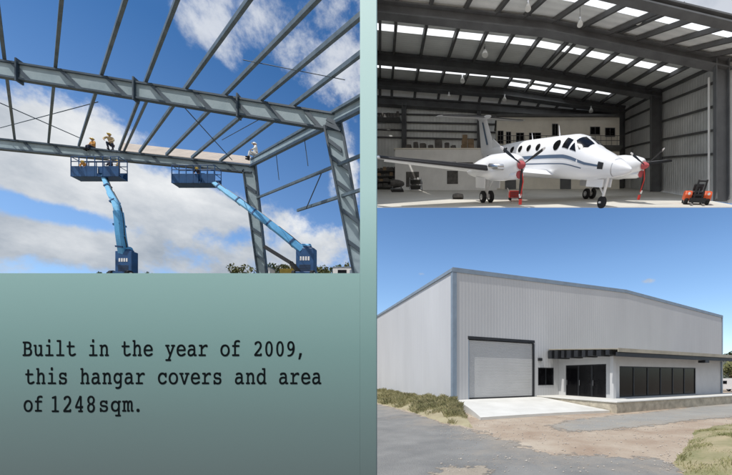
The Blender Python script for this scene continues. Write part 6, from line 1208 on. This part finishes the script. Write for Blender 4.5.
# =================================================================== TEAL SIGN BOARD (lower left panel with its tall post)
YS = 4.6
m = bpy.data.materials.new('teal sign print'); m.use_nodes = True
nt = m.node_tree; N = nt.nodes; L = nt.links; b = N['Principled BSDF']
tc = N.new('ShaderNodeTexCoord'); sp = N.new('ShaderNodeSeparateXYZ'); L.new(tc.outputs['Object'], sp.inputs[0])
mr = N.new('ShaderNodeMapRange'); L.new(sp.outputs[2], mr.inputs['Value'])
zb, zt = U(0, 475, YS).z, U(0, 0, YS).z
mr.inputs['From Min'].default_value = 0.0; mr.inputs['From Max'].default_value = zt - zb
cr = N.new('ShaderNodeValToRGB'); L.new(mr.outputs[0], cr.inputs['Fac'])
SC = [(0, (.135, .18, .175)), (.12, (.16, .235, .225)), (.26, (.205, .335, .315)), (.42, (.30, .48, .45)), (.6, (.48, .70, .67)), (1, (.58, .80, .77))]
el = cr.color_ramp.elements
el[0].position = 0; el[0].color = (*SC[0][1], 1); el[1].position = 1; el[1].color = (*SC[-1][1], 1)
for p, c in SC[1:-1]: e = el.new(p); e.color = (*c, 1)
nz = N.new('ShaderNodeTexNoise'); nz.inputs['Scale'].default_value = 60; nz.inputs['Detail'].default_value = 3; L.new(tc.outputs['Object'], nz.inputs['Vector'])
mm = N.new('ShaderNodeMapRange'); L.new(nz.outputs['Fac'], mm.inputs['Value']); mm.inputs['To Min'].default_value = .97; mm.inputs['To Max'].default_value = 1.03
mu = N.new('ShaderNodeMixRGB'); mu.blend_type = 'MULTIPLY'; mu.inputs['Fac'].default_value = 1; L.new(cr.outputs[0], mu.inputs['Color1']); L.new(mm.outputs[0], mu.inputs['Color2'])
L.new(mu.outputs[0], b.inputs['Base Color']); b.inputs['Roughness'].default_value = .6; b.inputs['Specular IOR Level'].default_value = .25
M['sign'] = m
o = U(188, 475, YS)
sb = thing('sign_board', (o.x, YS, o.z), 'teal sign board with black text and a tall slim pale post at its right end', 'sign')
def P(px, py): p = U(px, py, YS); return p.x - o.x, p.z - o.z
def slab(name, x0, y0, x1, y1, t=.04):
    a, c = P(x0, y1); d, e = P(x1, y0); mb = MB(); mb.bb(a, d, 0, t, c, e); return mb.build(name, M['sign'], sb)
pa = slab('panel', -320, 273.2, 359.9, 536)
slab('post', 360, -3, 376.3, 536)
def cap(name, pts, r, m):
    mb = MB()
    for a, b_ in zip(pts, pts[1:]): mb.beam(a, b_, r, r)
    return mb.build(name, m, sb)
M['ink'] = mat('black ink', (.006, .009, .010), .95, .2, 4, spec=.05)
def text(line, x0, base, pitch, sx, sy, digits=None):
    mb = MB(); x = x0
    for ch in line + ' ':
        if ch == ' ':
            if mb.v: mb.build('lettering', M['ink'], pa)
            mb = MB()
        else:
            vs, fs = GLYPHS[ch]; isd = ch.isdigit(); kx, ky = (sx, sy)
            if isd: kx, ky = digits or (sx, sy)
            ww = max(vs[0::2]) ; lo = min(vs[0::2])
            off = (pitch - (ww + lo) * kx) / 2 if not isd else (pitch - (ww + lo) * kx) / 2
            if ch in ',.': kx, ky = sx * 1.2, sy; off = 1.2
            q = []
            for i in range(0, len(vs), 2):
                a, c = P(x + off + vs[i] * kx, base - vs[i + 1] * ky); q.append(Vector((a, -.002, c)))
            e_ = .20 / F * YS
            for k_, (u_, v_) in enumerate(((-1, -.6), (1, -.6), (-1, .6), (1, .6), (0, 0))): mb.add([t_ + Vector((u_ * e_, -.0004 * k_, v_ * e_)) for t_ in q], [tuple(fs[i:i + 3]) for i in range(0, len(fs), 3)])
        x += pitch
text('Built in the year of 2009,', 22.0, 356.0, 10.98, .0262, .0372, (.0265, .0350))
text('this hangar covers and area', 24.5, 384.0, 11.03, .0262, .0372)
text('of', 23.0, 411.5, 10.6, .0250, .0372)
text('1248', 49.5, 412.0, 11.9, .026, .0335, (.0275, .0385))
text('sqm.', 98.0, 411.5, 12.0, .0270, .0360)
scene.render.resolution_x = 1024; scene.render.resolution_y = 664
